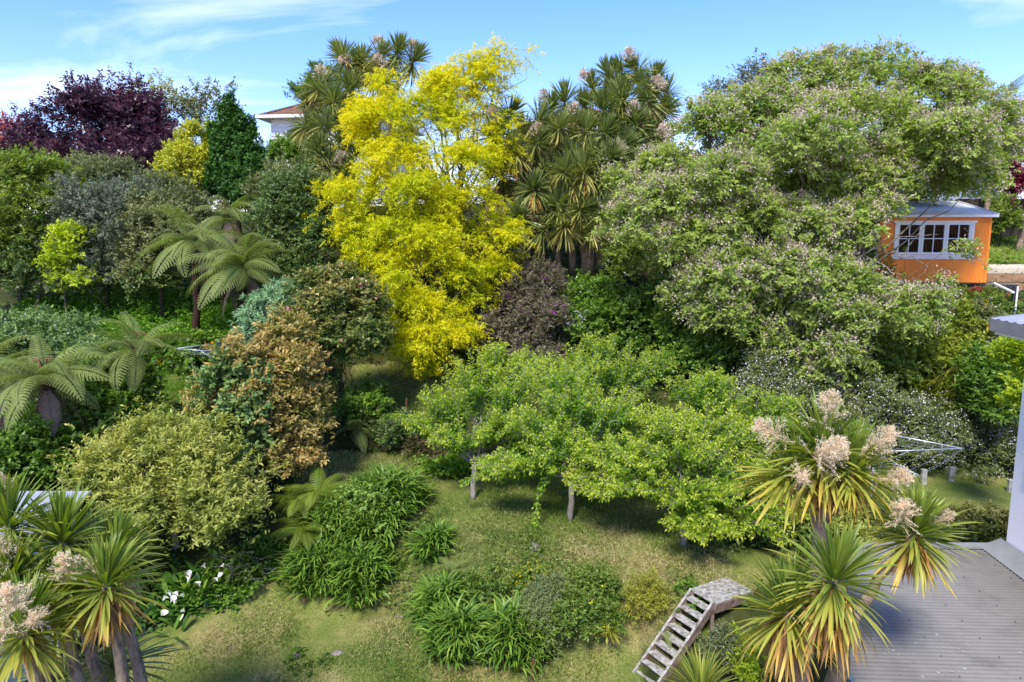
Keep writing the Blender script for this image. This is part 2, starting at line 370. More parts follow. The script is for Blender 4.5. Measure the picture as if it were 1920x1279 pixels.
# ================================================================== ground
def in_poly(x, y, poly):
    c = np.zeros(x.shape, bool); n = len(poly)
    for i in range(n):
        x0, y0 = poly[i][:2]; x1, y1 = poly[i - 1][:2]
        m = ((y0 > y) != (y1 > y)) & (x < (x1 - x0) * (y - y0) / (y1 - y0 + 1e-9) + x0); c ^= m
    return c
def gpoly(l): return [gp(*q) for q in l]
LAWNS = [gpoly(l) for l in (
  [(150,1400),(215,1279),(240,1215),(400,1150),(500,1060),(545,1080),(560,1120),(650,1165),(740,1170),(790,1230),(900,1255),(1040,1245),(1100,1180),(1180,1200),(1215,1279),(1300,1500),(700,1700)],
  [(555,900),(590,855),(660,845),(770,850),(860,865),(1000,860),(1200,860),(1400,900),(1500,1010),(1480,1070),(1400,1120),(1340,1140),(1250,1085),(1000,1015),(870,1000),(800,965),(780,900),(680,890),(600,940),(545,960)],
  [(640,690),(760,680),(900,690),(930,760),(860,790),(740,770),(650,745)],
  [(298,690),(400,688),(425,700),(380,755),(300,765)],
  [(1640,880),(1800,880),(1905,905),(1915,1000),(1700,985),(1620,960)],
  [(1838,440),(1960,430),(1960,500),(1838,490)])]
BANK = [gpoly([(560,1110),(640,1160),(780,1220),(1000,1235),(1200,1230),(1330,1140),(1250,1075),(1000,1005),(860,990),(780,960),(660,1000)])]
def region(x, y, polys):
    m = np.zeros(x.shape, bool)
    for p in polys: m |= in_poly(x, y, p)
    return m
def build_ground():
    xs = np.concatenate([np.array([-600, -300, -150, -90, -60]), np.arange(-45, -16, .9), np.arange(-16, 18, .22), np.arange(18, 46, .9), np.array([60, 90, 150, 300, 600])])
    ys = np.concatenate([np.array([-60, -25, -10]), np.arange(-4, 8, .6), np.arange(8, 30, .22), np.arange(30, 62, 1.), np.array([75, 100, 150, 220, 300, 600])])
    X, Y = np.meshgrid(xs, ys); Z = terr(X, Y)
    rng = np.random.default_rng(3)
    for f, a in ((1.1, .035), (2.7, .018)):
        k = rng.normal(size=(4, 2)) * f; ph = rng.random(4) * 6
        for i in range(4): Z = Z + a * .6 * np.sin(X * k[i, 0] + Y * k[i, 1] + ph[i])
    V = np.stack([X, Y, Z], 2).reshape(-1, 3); nx, ny = len(xs), len(ys)
    i = (np.arange(ny - 1)[:, None] * nx + np.arange(nx - 1)[None]).ravel()[:, None]
    F = i + np.array([0, 1, nx + 1, nx])
    lawn = region(V[:, 0], V[:, 1], LAWNS).astype(float); bank = region(V[:, 0], V[:, 1], BANK).astype(float) * .5
    me = npmesh('ground', V, F, np.maximum(lawn, bank), smooth=True)
    a = me.attributes.new('dryness', 'FLOAT', 'POINT'); a.data.foreach_set('value', np.clip((15.2 - V[:, 1]) / 1.5, 0, 1).astype(np.float32))
    m, nt, out = newmat('ground_soil_and_grass'); N = nt.nodes; L = nt.links
    tcn = N.new('ShaderNodeTexCoord')
    def noise(s, d=8, r=.6, stretch=None):
        n = N.new('ShaderNodeTexNoise'); n.inputs['Scale'].default_value = s; n.inputs['Detail'].default_value = d; n.inputs['Roughness'].default_value = r
        L.new(tcn.outputs['Object'], n.inputs[0]); return n.outputs[0]
    big = ramp(nt, [(.34, (.09,.135,.025)), (.52, (.16,.185,.048)), (.62, (.27,.24,.10)), (.74, (.23,.17,.085))]); dr = N.new('ShaderNodeAttribute'); dr.attribute_name = 'dryness'; dm = N.new('ShaderNodeMath'); dm.operation = 'MULTIPLY_ADD'; L.new(dr.outputs['Fac'], dm.inputs[0]); dm.inputs[1].default_value = .025; L.new(noise(.55, 6, .62), dm.inputs[2]); L.new(dm.outputs[0], big.inputs[0])
    fine = ramp(nt, [(.3, (.55,.55,.5)), (.7, (1.3,1.3,1.2))]); L.new(noise(28, 5, .7), fine.inputs[0])
    mul = N.new('ShaderNodeMix'); mul.data_type = 'RGBA'; mul.blend_type = 'MULTIPLY'; mul.inputs['Factor'].default_value = 1
    L.new(big.outputs[0], mul.inputs['A']); L.new(fine.outputs[0], mul.inputs['B'])
    soil = ramp(nt, [(.35, (.02,.03,.008)), (.5, (.045,.055,.014)), (.65, (.06,.04,.022))]); L.new(noise(2.2), soil.inputs[0])
    at = N.new('ShaderNodeAttribute'); at.attribute_name = 'tint'
    ad = N.new('ShaderNodeMath'); ad.operation = 'MULTIPLY_ADD'; L.new(noise(1.7), ad.inputs[0]); ad.inputs[1].default_value = .7; 
    sb = N.new('ShaderNodeMath'); sb.operation = 'SUBTRACT'; L.new(at.outputs['Fac'], sb.inputs[0]); sb.inputs[1].default_value = .35; L.new(sb.outputs[0], ad.inputs[2])
    mr = ramp(nt, [(.25, (0, 0, 0)), (.7, (1, 1, 1))]); L.new(ad.outputs[0], mr.inputs[0])
    mx = N.new('ShaderNodeMix'); mx.data_type = 'RGBA'; L.new(mr.outputs[0], mx.inputs['Factor']); L.new(soil.outputs[0], mx.inputs['A']); L.new(mul.outputs['Result'], mx.inputs['B'])
    p = N.new('ShaderNodeBsdfPrincipled'); p.inputs['Roughness'].default_value = .95; p.inputs['Specular IOR Level'].default_value = .1
    L.new(mx.outputs['Result'], p.inputs['Base Color'])
    b = N.new('ShaderNodeBump'); b.inputs['Strength'].default_value = .7; b.inputs['Distance'].default_value = .04; L.new(noise(16, 8, .7), b.inputs['Height']); L.new(b.outputs[0], p.inputs['Normal'])
    L.new(p.outputs[0], out.inputs[0])
    o = link('ground', me, m); o['kind'] = 'structure'
build_ground()

GRASS = leafmat('lawn_grass_blades', [(.075,.135,.02), (.14,.19,.04), (.24,.245,.085), (.40,.33,.17)], .2, .7, .15, 0)
WEED = leafmat('weed_leaves', [(.03,.07,.012), (.07,.14,.02), (.16,.23,.04), (.30,.30,.07)], .3, .5, .3, 0)
TUFT = leafmat('tuft_grass_blades', [(.075,.145,.02), (.14,.205,.038), (.22,.26,.065), (.34,.32,.12)], .25, .6, .2, 0)
LUSH = leafmat('lush_grass_blades', [(.05,.13,.015), (.10,.22,.022), (.2,.33,.035), (.34,.42,.06)], .3, .6, .2, 0)
def blob_noise(rng, x, y, f, n=6):
    s = 0
    for _ in range(n):
        k = rng.normal(size=2) * f; s = s + np.sin(x * k[0] + y * k[1] + rng.random() * 6.28)
    return s / math.sqrt(n)
def scatter(rng, n, box, mask):
    x = rng.uniform(box[0], box[1], n); y = rng.uniform(box[2], box[3], n); m = mask(x, y); x, y = x[m], y[m]
    return x, y, terr(x, y)
def grass(name, label, n, box, mask, h, w, mat, seed, lean=.5, dry=.0, cat='grass'):
    rng = np.random.default_rng(seed); x, y, z = scatter(rng, n, box, mask); n = len(x)
    az = rng.random(n) * 6.28; el = radians(75) - rng.random(n) * (lean + .35); L = h * rng.uniform(.5, 1.5, n)
    nzv = blob_noise(np.random.default_rng(11), x, y, .9) + .5 * blob_noise(np.random.default_rng(12), x, y, 2.6)
    tint = np.clip(.40 + dry + .09 * np.clip((15.2 - y) / 1.5, 0, 1) + .26 * nzv + .27 * rng.normal(size=n), 0, 1)
    V, F, T = leaf_arrays(np.stack([x, y, z - .005], 1), np.stack([np.cos(az)*np.cos(el), np.sin(az)*np.cos(el), np.sin(el)], 1), np.stack([rng.normal(size=n), rng.normal(size=n), np.full(n, .6)], 1), L, w*1.2*rng.uniform(.6, 1.4, n), tint, tri=True)
    o = link(name, npmesh(name, V, F, T), mat); tag(o, label, cat, kind='stuff'); return o
front = LAWNS[:3] + LAWNS[4:5]
grass('lawn_grass', 'short mown lawn grass, green with dry straw patches', 400000, (-8.5, 11, 8.5, 25), lambda x, y: region(x, y, front), .085, .016, GRASS, 21, .9)
grass('lawn_tufts', 'longer green tufts and ragged grass at the lawn edges', 480000, (-8.5, 11, 8.5, 25), lambda x, y: region(x, y, front) & (blob_noise(np.random.default_rng(15), x, y, 3.2) > .75), .09, .015, TUFT, 25, 1.0, .0)
grass('lawn_straw', 'dry straw coloured clippings lying on the lawn', 13000, (-8.5, 11, 8.5, 25), lambda x, y: region(x, y, front) & (blob_noise(np.random.default_rng(16), x, y, 1.6) > .2), .06, .008, GRASS, 26, 1.5, .45)
grass('bank_grass', 'rough longer grass on the bank below the fruit trees', 60000, (-4, 5, 11.5, 18), lambda x, y: region(x, y, BANK) & (blob_noise(np.random.default_rng(5), x, y, 1.4) > -.75), .14, .011, GRASS, 22, .8, .02)
grass('yard_grass', 'bright green grass in the yard beside the neighbour clothesline', 170000, (-12, -6, 18, 25), lambda x, y: region(x, y, LAWNS[3:4]), .16, .016, LUSH, 23, .7, .1)
grass('slope_grass', 'long green grass on the slope right of the orange shed', 26000, (15, 26, 24, 34), lambda x, y: region(x, y, LAWNS[5:6]) | ((x > 18) & (y > 28)), .2, .025, LUSH, 24, .7)
def undergrowth(name, label, n, box, mask, L, Wd, mat, seed, h=.25):
    rng = np.random.default_rng(seed); x, y, z = scatter(rng, n, box, mask); k = 9
    m = len(x); p = np.stack([x, y, z], 1)[:, None] + rng.normal(size=(m, k, 3)) * np.array((.12, .12, 0)) + np.abs(rng.normal(size=(m, k, 1))) * ZUP * h * rng.uniform(.3, 1.3, (m, 1, 1))
    ax = nrmz(rng.normal(size=p.shape) * np.array((1, 1, .5))); nr = nrmz(ZUP + rng.normal(size=p.shape) * .5)
    t = np.clip(.5 * rng.random((m, 1)) + .5 * rng.random((m, k)), 0, 1); s = rng.uniform(.6, 1.4, m * k) * 1.1
    o = link(name, npmesh(name, *leaf_arrays(p.reshape(-1, 3), ax.reshape(-1, 3), nr.reshape(-1, 3), L * s, Wd * s, t.ravel(), tri=True)), mat)
    tag(o, label, 'ground cover', kind='stuff'); return o
bankpoly = gpoly([(20,600),(60,565),(250,548),(480,580),(470,690),(300,690),(120,640)])
notlawn = lambda x, y: ~region(x, y, LAWNS + BANK + [bankpoly])
COVER = leafmat('ground_cover_leaves', [(.018,.045,.008), (.035,.085,.012), (.07,.14,.02), (.13,.2,.035)], .25, .45, .35, 0)
undergrowth('ground_cover', 'mixed low leafy ground cover over the shaded slopes', 12000, (-17, 22, 12.5, 34), notlawn, .11, .06, COVER, 31, .2)
GREENB = leafmat('bright_cover_leaves', [(.04,.12,.01), (.08,.21,.016), (.15,.30,.028), (.24,.38,.045)], .3, .5, .3, 0)
bankpoly = gpoly([(20,600),(60,565),(250,548),(480,580),(470,690),(300,690),(120,640)])
undergrowth('bank_creeper', 'bright green creeper carpeting the bank under the hedge', 15000, (-19, -6, 20, 31), lambda x, y: in_poly(x, y, bankpoly), .14, .06, GREENB, 32, .3)
undergrowth('bank_weeds', 'low mixed weeds and clover on the bank by the steps', 3600, (-4, 5, 11.5, 18), lambda x, y: region(x, y, BANK) & (blob_noise(np.random.default_rng(8), x, y, 1.6) > .1), .07, .045, WEED, 33, .12)
undergrowth('lawn_clover', 'small flat clover patches in the lower lawn', 2200, (-7, 5, 9.5, 19), lambda x, y: region(x, y, LAWNS[:2]) & (blob_noise(np.random.default_rng(9), x, y, 1.2) > .75), .04, .03, WEED, 34, .03)

LITTER = leafmat('fallen_leaf_litter', [(.10,.06,.03), (.24,.15,.07), (.42,.30,.12), (.5,.42,.18)], .1, .8, .1, 0)
undergrowth('leaf_litter', 'scattered fallen brown and yellow leaves on the lawns', 420, (-5, 9, 10.5, 24), lambda x, y: region(x, y, front), .035, .02, LITTER, 35, .008)
# ================================================================== building materials
WHITE = surf('white_paint', (.72,.73,.74), (.82,.82,.82), 3, .5, .05)
PALEW = surf('pale_grey_weatherboard', (.50,.51,.53), (.62,.63,.64), 3, .6, .05)
ORANGE = surf('orange_painted_ply', (.80,.215,.022), (.88,.275,.036), 2.2, .55, .12, None, (2,2,.5))
DARKP = surf('charcoal_boards', (.018,.018,.022), (.04,.04,.046), 6, .6, .15, None, (1,1,4))
DECK = surf('grey_brown_decking', (.12,.105,.1), (.22,.19,.17), 6, .75, .2, None, (4,.5,1))
ZINC = surf('pale_corrugated_iron', (.68,.68,.68), (.8,.8,.79), 3, .8, .05, spec=.1)
ROOFG = surf('weathered_grey_iron', (.14,.134,.125), (.19,.182,.17), 1.6, .75, .08, (.165,.158,.147), metallic=.0)
FLASH = surf('grey_flashing', (.19,.19,.18), (.26,.26,.25), 2, .5, .05)
FLASHD = surf('dark_screw_heads', (.06,.06,.06), (.12,.11,.1), 9, .6, 0)
TILEB = surf('brown_roof_tile', (.10,.045,.03), (.20,.095,.065), 5, .8, .3, (.15,.085,.07))
TILER = surf('terracotta_roof_tile', (.30,.10,.06), (.42,.17,.11), 5, .8, .3)
TILEG = surf('grey_roof_tile', (.22,.21,.21), (.36,.34,.34), 5, .8, .3)
CONC = surf('pale_concrete', (.5,.42,.31), (.64,.55,.42), 2.5, .9, .15)
PLASTER = surf('white_plaster', (.88,.82,.77), (.93,.87,.82), 1.4, .7, .06)
BLUEW = surf('pale_blue_fascia', (.50,.68,.70), (.58,.74,.76), 2, .5, .05)
WEATH = surf('weathered_white_timber', (.13,.11,.085), (.27,.25,.22), 12, .85, .4, (.41,.4,.375), (1,1,1), lo=.36, hi=.6)
WEATHD = surf('worn_brown_timber', (.10,.065,.05), (.24,.18,.15), 10, .85, .35)
BRICK = surf('brown_brick', (.22,.12,.08), (.34,.2,.14), 9, .85, .2)
FENCEB = surf('dark_brown_fence', (.035,.025,.02), (.09,.065,.05), 6, .85, .2, None, (1,1,.3))
GALV = surf('galvanised_tube', (.42,.47,.55), (.6,.64,.7), 6, .35, 0, metallic=.5)
RUST = surf('rusty_steel', (.06,.03,.02), (.15,.07,.04), 20, .9, .2)
STONE = surf('garden_stone', (.16,.13,.12), (.32,.27,.25), 7, .9, .5)
POSTG = surf('lichened_concrete_post', (.22,.21,.2), (.42,.41,.4), 9, .9, .3)
SLATE = surf('blue_grey_roof', (.27,.29,.36), (.40,.42,.50), 3, .55, .1)
def glassmat(name, col=(.03,.035,.04)):
    m, nt, out = newmat(name); p = nt.nodes.new('ShaderNodeBsdfPrincipled'); p.inputs['Base Color'].default_value = (*col, 1); p.inputs['Roughness'].default_value = .08
    p.inputs['Specular IOR Level'].default_value = .6; nt.links.new(p.outputs[0], out.inputs[0]); return m
GLASS = glassmat('window_glass'); 
def clear_glass():
    m, nt, out = newmat('clear_pane'); p = nt.nodes.new('ShaderNodeBsdfPrincipled'); p.inputs['Base Color'].default_value = (.9, .92, .92, 1); p.inputs['Roughness'].default_value = .05
    p.inputs['Transmission Weight'].default_value = 1; p.inputs['IOR'].default_value = 1.1; nt.links.new(p.outputs[0], out.inputs[0]); return m
CLEAR = clear_glass()
BLIND = surf('brown_venetian_blind', (.10,.035,.016), (.17,.065,.03), 3, .5, 0)

def corrugated(name, mat, parent, x0, x1, y0, y1, z0, z1, pitch=.076, amp=.009, along='x', x0b=None):
    """sheet whose ribs run along x (rows over y); x0b: left end at the y1 side; local z rises from z0 at x0 to z1 at x1"""
    n = max(4, int(round((y1 - y0) / pitch)) * 4); V = []; F = []
    for i in range(n + 1):
        t = i / n; y = y0 + (y1 - y0) * t; h = amp * cos(2 * pi * i / 4)
        xa = x0 if x0b is None else x0 + (x0b - x0) * t
        za = z0 + (z1 - z0) * ((xa - x0) / (x1 - x0 + 1e-9))
        a, b = (xa, y, za + h), (x1, y, z1 + h)
        if along == 'y': a, b = (a[1], a[0], a[2]), (b[1], b[0], b[2])
        V += [a, b]
    for i in range(n): F.append((2*i, 2*i+1, 2*i+3, 2*i+2))
    me = npmesh(name, np.array(V), np.array(F), smooth=True)
    o = link(name, me, mat, parent); s = o.modifiers.new('thickness', 'SOLIDIFY'); s.thickness = .004; return o
def sash(parent, mat, x0, z0, w, h, y, cols, rows, fr=.06, mun=.025, glass=GLASS, nm='window'):
    """window in the local xz plane facing -y: window > frame bars, each pane"""
    mb = MB()
    mb.box((x0 + w/2, y, z0 + fr/2), (w, .06, fr)); mb.box((x0 + w/2, y, z0 + h - fr/2), (w, .06, fr))
    mb.box((x0 + fr/2, y, z0 + h/2), (fr, .06, h - 2*fr)); mb.box((x0 + w - fr/2, y, z0 + h/2), (fr, .06, h - 2*fr))
    iw, ih = w - 2*fr, h - 2*fr
    for c in range(1, cols): mb.box((x0 + fr + iw*c/cols, y, z0 + h/2), (mun, .04, ih))
    for r in range(1, rows): mb.box((x0 + w/2, y - .003, z0 + fr + ih*r/rows), (iw, .04, mun))
    win = mb.build(nm, mat, parent)
    for c in range(cols):
        for r in range(rows):
            cx = x0 + fr + iw*(c + .5)/cols; cz = z0 + fr + ih*(r + .5)/rows
            MB().box((cx, y + .012, cz), (iw/cols - mun*.8, .006, ih/rows - mun*.8)).build('pane', glass, win)
    return win

# ================================================================== orange shed
def shed():
    c = W(1638, 529, 25.25); e = empty('garden_shed', (c[0], c[1], c[2]), 'small bright orange shed with white triple window and corrugated roof', 'shed', rz=radians(-7))
    Wd, Hh, D = 3.72, 2.28, 2.7
    # wall panels: three fronts of ply, side and back
    seams = [0, 1.02, 2.32, Wd]
    wx0, wx1, wz0, wz1 = .66, 3.08, .97, 2.07          # window opening
    for a, b in zip(seams[:-1], seams[1:]):
        g = .004; bx = lambda c, s: MB().box(c, s).build('wall_panel', ORANGE, e)
        bx(((a + b)/2, .02, wz0/2), (b - a - g, .04, wz0)); bx(((a + b)/2, .02, (wz1 + Hh)/2), (b - a - g, .04, Hh - wz1 - g))
        if a < wx0: bx(((a + wx0)/2, .02, (wz0 + wz1)/2), (wx0 - a, .04, wz1 - wz0 - g))
        if b > wx1: bx(((b + wx1)/2, .02, (wz0 + wz1)/2), (b - wx1, .04, wz1 - wz0 - g))
    for x in seams[1:-1]:
        MB().box((x, -.006, wz0/2 - .03), (.04, .012, wz0 - .06)).build('batten', ORANGE, e); MB().box((x, -.006, (wz1 + Hh)/2 + .05), (.04, .012, Hh - wz1 - .1)).build('batten', ORANGE, e)
    MB().box((Wd - .045, -.008, Hh/2), (.09, .016, Hh)).build('corner_board', ORANGE, e)
    for x in (.02, Wd - .02):
        MB().add([(x-.02,.04,0),(x+.02,.04,0),(x+.02,D,0),(x-.02,D,0),(x-.02,.04,Hh),(x+.02,.04,Hh),(x+.02,D,Hh+.5),(x-.02,D,Hh+.5)], [(3,2,1,0),(4,5,6,7),(0,1,5,4),(1,2,6,5),(2,3,7,6),(3,0,4,7)]).build('side_wall', ORANGE, e)
    MB().box((Wd/2, D, Hh/2 + .25), (Wd - .08, .04, Hh + .5)).build('back_wall', ORANGE, e)
    MB().box((Wd/2, D/2, .03), (Wd - .1, D - .1, .06)).build('floor', DARKP, e)
    # window
    fr = MB(); o = .09
    fr.box(((wx0+wx1)/2, -.03, wz1 + .03), (wx1-wx0 + .3, .07, .07)); fr.box(((wx0+wx1)/2, -.045, wz0 - .045), (wx1-wx0 + .34, .12, .06)); fr.box(((wx0+wx1)/2, -.02, wz0 - .11), (wx1-wx0 + .26, .05, .09))
    for x in (wx0 - .045, wx1 + .045): fr.box((x, -.02, (wz0+wz1)/2), (.09, .05, wz1-wz0))
    wf = fr.build('window_frame', WHITE, e)
    sw = (wx1 - wx0) / 3
    for i in range(3):
        sash(e, WHITE, wx0 + sw*i + .004, wz0, sw - .008, wz1 - wz0, -.005, 2, 2, .075, .028, CLEAR)
        bl = MB(); z = wz0 + .06
        while z < wz1 - .05:
            bl.box((wx0 + sw*(i+.5), .11, z), (sw - .06, .035, .003), Matrix.Rotation(radians(38), 3, 'X')); z += .034
        bl.box((wx0 + sw*(i+.5), .15, (wz0+wz1)/2), (sw - .04, .01, wz1 - wz0))
        bl.build('venetian_blind', BLIND, e)
    # roof: sheets with ribs running front to back
    ang = .54 / (D + .2)
    roof = MB().box((Wd/2, -.12, Hh + .015), (Wd + .26, .1, .085)).build('gutter', WHITE, e)
    n = 5; w = (Wd + .24) / n
    for i in range(n):
        sh = corrugated('roof_sheet', ZINC, e, -.12, D + .12, -.12 + i*w, -.12 + (i+1)*w, Hh + .035, Hh + .6, along='y', amp=.026, pitch=.11)
    MB().beam((Wd + .13, -.14, Hh + .03), (Wd + .13, D + .1, Hh + .6), .03, .14).build('barge_board', ZINC, e)
    MB().beam((-.13, -.14, Hh + .03), (-.13, D + .1, Hh + .6), .03, .14).build('barge_board', WHITE, e)
    MB().box((Wd/2, D + .1, Hh + .62), (Wd + .26, .12, .05)).build('ridge_cap', ZINC, e)
    MB().tube([(-.02, -.06, Hh), (-.02, -.06, -1.1)], .035, 8).build('downpipe', WHITE, e, True)
    # dark base boards
    z = -.09
    for i in range(8):
        MB().box((Wd/2 - .15, .12, z - .075*1), (Wd - .3, .03, .135)).build('base_board', DARKP, e); z -= .145
    MB().box((Wd/2, .1, -.03), (Wd, .16, .06)).build('bearer', DARKP, e)
    return e, c
shed_e, shed_c = shed()
def shed_pt(x, y, z):
    a = radians(-7); return (shed_c[0] + x*cos(a) - y*sin(a), shed_c[1] + x*sin(a) + y*cos(a), shed_c[2] + z)
# deck to the right
dk = empty('timber_deck', shed_pt(3.76, .5, -.06), 'grey timber deck platform at the right end of the orange shed', 'deck', rz=radians(-7))
for i in range(8): MB().box((.1 + i*.145, .75, -.02), (.13, 1.6, .035)).build('deck_board', DECK, dk)
MB().box((.55, -.07, -.16), (1.3, .04, .24)).build('fascia_board', DARKP, dk); MB().box((1.24, .7, -.16), (.04, 1.5, .24)).build('fascia_board', DARKP, dk)
for x in (.5, 1.1): MB().box((x, .05, -.75), (.09, .09, 1.0)).build('post', DARKP, dk)
# handrail
hr = empty('stair_handrail', W(1896, 600, 23.2), 'white topped handrail on a dark post below the timber deck', 'handrail')
b0 = np.array(hr.location)
MB().box((0, 0, .35), (.09, .1, 1.5)).build('post', DARKP, hr); MB().box((.07, -.02, .35), (.06, .06, 1.5)).build('post_cap_strip', WHITE, hr)
MB().beam(W(1862, 531, 24.3) - b0, W(1900, 549, 23.1) - b0, .09, .05).build('rail', WHITE, hr)
for k in range(3): MB().box((-.45, .1 + k*.35, -.35 + k*.17), (.9, .3, .06)).build('step', DECK, hr)
p = W(1885, 500, 27.2); e = empty('concrete_path', p, 'pale concrete slab path behind the timber deck', 'path')
MB().add([(-1.1,-.55,-.05),(2.6,-.35,-.05),(2.6,.75,.05),(-1.1,.6,.05),(-1.1,-.55,-.3),(2.6,-.35,-.3),(2.6,.75,-.3),(-1.1,.6,-.3)], [(0,1,2,3),(4,7,6,5),(0,4,5,1),(1,5,6,2),(2,6,7,3),(3,7,4,0)]).build('slab', CONC, e)
SLEEP = surf('timber_sleeper', (.2,.11,.06), (.36,.22,.13), 8, .85, .3, None, (.4,1,1))
p = W(1900, 521, 25.6); o = MB().box((0,0,0), (2.0, .16, .3)).box((.05, -.01, -.33), (2.0, .16, .3)).build('sleeper_wall', SLEEP, None, loc=p); tag(o, 'low brown timber sleeper retaining wall beside the deck', 'retaining wall')

# ================================================================== white house at the right with its lower iron roof
def right_house():
    a = radians(-4.5); e = empty('white_house', (7.35, 10.0, 1.2), 'white plaster house wall with grey eave at the right edge', 'house', rz=a)
    for z0, z1 in ((-1.3, 2.45), (2.455, 3.9), (3.905, 5.62)):
        MB().box((4, -4.5, (z0 + z1)/2), (8, 9, z1 - z0)).build('wall_panel', PLASTER, e)
    wn_ = MB().box((-.03, -1.0, 3.62), (.06, 1.3, .09)).box((-.03, -.42, 4.2), (.06, .09, 1.1)).box((-.03, -1.58, 4.2), (.06, .09, 1.1)).box((-.03, -1.0, 4.78), (.06, 1.3, .09)).build('window', WHITE, e)
    MB().box((-.005, -1.0, 4.2), (.02, 1.06, 1.04)).build('pane', GLASS, wn_)
    # eave: fascia, soffit, roof sheets
    MB().box((-.46, -4.5, 5.75), (.1, 9.1, .17)).build('gutter', FLASH, e); MB().box((-.2, -4.45, 5.63), (.46, 9.0, .03)).build('soffit', WHITE, e)
    MB().beam((-.5, .06, 5.75), (4, .06, 6.35), .04, .16).build('barge_board', FLASH, e)
    for i in range(6): corrugated('roof_sheet', SLATE, e, -.5, 4.2, -9 + i*1.51, -9 + (i+1)*1.51, 5.84, 6.45, pitch=.19, amp=.012)
    return e
right_house()
def lower_roof():
    a = radians(-4.5); e = empty('lean_to_roof', (7.33, 10.0, 3.55), 'large grey corrugated iron lean-to roof below the white house wall', 'roof', rz=a)
    def left(y): return -2.66 + (y - .15) * .235 if y > -3.2 else -2.66 + (-3.35) * .235
    n = 11; y1 = .05
    for i in range(n):
        ya, yb = y1 - (i+1)*.76, y1 - i*.76
        corrugated('roof_sheet', ROOFG, e, left(ya), -.12, ya, yb, -.05, .02, x0b=left(yb), amp=.0125)
    MB().beam((left(.1), .09, -.03), (-.02, .09, .05), .16, .03).build('barge_flashing', FLASH, e)
    MB().add([(-.3,.1,.035),(-.3,-8,.035),(-.0,-8,.17),(-.0,.1,.17),(-.3,.1,.03),(-.3,-8,.03),(-.01,-8,.165),(-.01,.1,.165)], [(0,1,2,3),(7,6,5,4),(0,4,5,1),(3,2,6,7),(0,3,7,4),(1,5,6,2)]).build('apron_flashing', FLASH, e)
    MB().beam((left(.1) - .06, .1, -.1), (left(-3.2) - .06, -3.2, -.1), .1, .1).beam((left(-3.2) - .06, -3.2, -.1), (left(-3.2) - .06, -8, -.1), .1, .1).build('gutter', DARKP, e)
    MB().beam((left(.1) - .03, .1, -.27), (left(-3.2) - .03, -3.2, -.27), .03, .2).beam((left(-3.2) - .03, -3.2, -.27), (left(-3.2) - .03, -8, -.27), .03, .2).build('fascia', BLUEW, e)
    MB().add([(left(0)+.5,0,-2.5),(0,0,-2.5),(0,-8,-2.5),(left(-4)+.5,-8,-2.5),(left(-4)+.5,-3.4,-2.5),(left(0)+.5,0,-.16),(0,0,-.1),(0,-8,-.1),(left(-4)+.5,-8,-.16),(left(-4)+.5,-3.4,-.16)], [(0,1,6,5),(1,2,7,6),(2,3,8,7),(3,4,9,8),(4,0,5,9)]).build('wall', BLUEW, e)
    rng = np.random.default_rng(4)                      # lichen spots and bird lime lying on the iron
    V = []; F = []
    for i in range(60):
        cx = -2.9 + abs(rng.normal()) * .7 ; cy = -2.4 + rng.normal() * .9; r = rng.uniform(.006, .02)
        if cx < left(cy) + .05 or cx > -.4: continue
        b = len(V); V += [(cx + r*cos(t)*rng.uniform(.6,1.4), cy + r*.7*sin(t), -.05 + .07*(cx+2.66)/2.54 + .0165) for t in np.linspace(0, 6.28, 7)[:-1]]; F.append([b + k for k in range(6)])
    sc = MB()
    for i in range(n*2):
        for x in np.arange(-2.9, -.15, .62):
            y = y1 - (i + .5)*.38 + .0
            if x > left(y) + .06: sc.tube([(x, y, -.05 + .07*(x + 2.66)/2.54 + .008), (x, y, -.05 + .07*(x + 2.66)/2.54 + .019)], .006, 6)
    q = sc.build('roof_screws', FLASHD, e); q['kind'] = 'stuff'
    o = link('lichen_spots', npmesh('lichen_spots', np.array(V), np.array(F)), LICHEN, e); o['kind'] = 'stuff'
lower_roof()

# ================================================================== neighbour roof bottom left
p = np.array((-8.3, 11.6, 0.7)); e = empty('neighbour_shed', p, 'blue grey neighbour shed roof behind the front left cabbage tree', 'shed')
MB().box((-1.6, .2, 1.1), (3.0, 2.4, 2.4)).build('wall', PALEW, e)
for i in range(4): MB().box((-1.6 + 0, -1.05 + i*.75, 2.42 + i*.05), (3.5, .76, .04), Matrix.Rotation(radians(3.8), 3, 'X')).build('roof_sheet', SLATE, e)

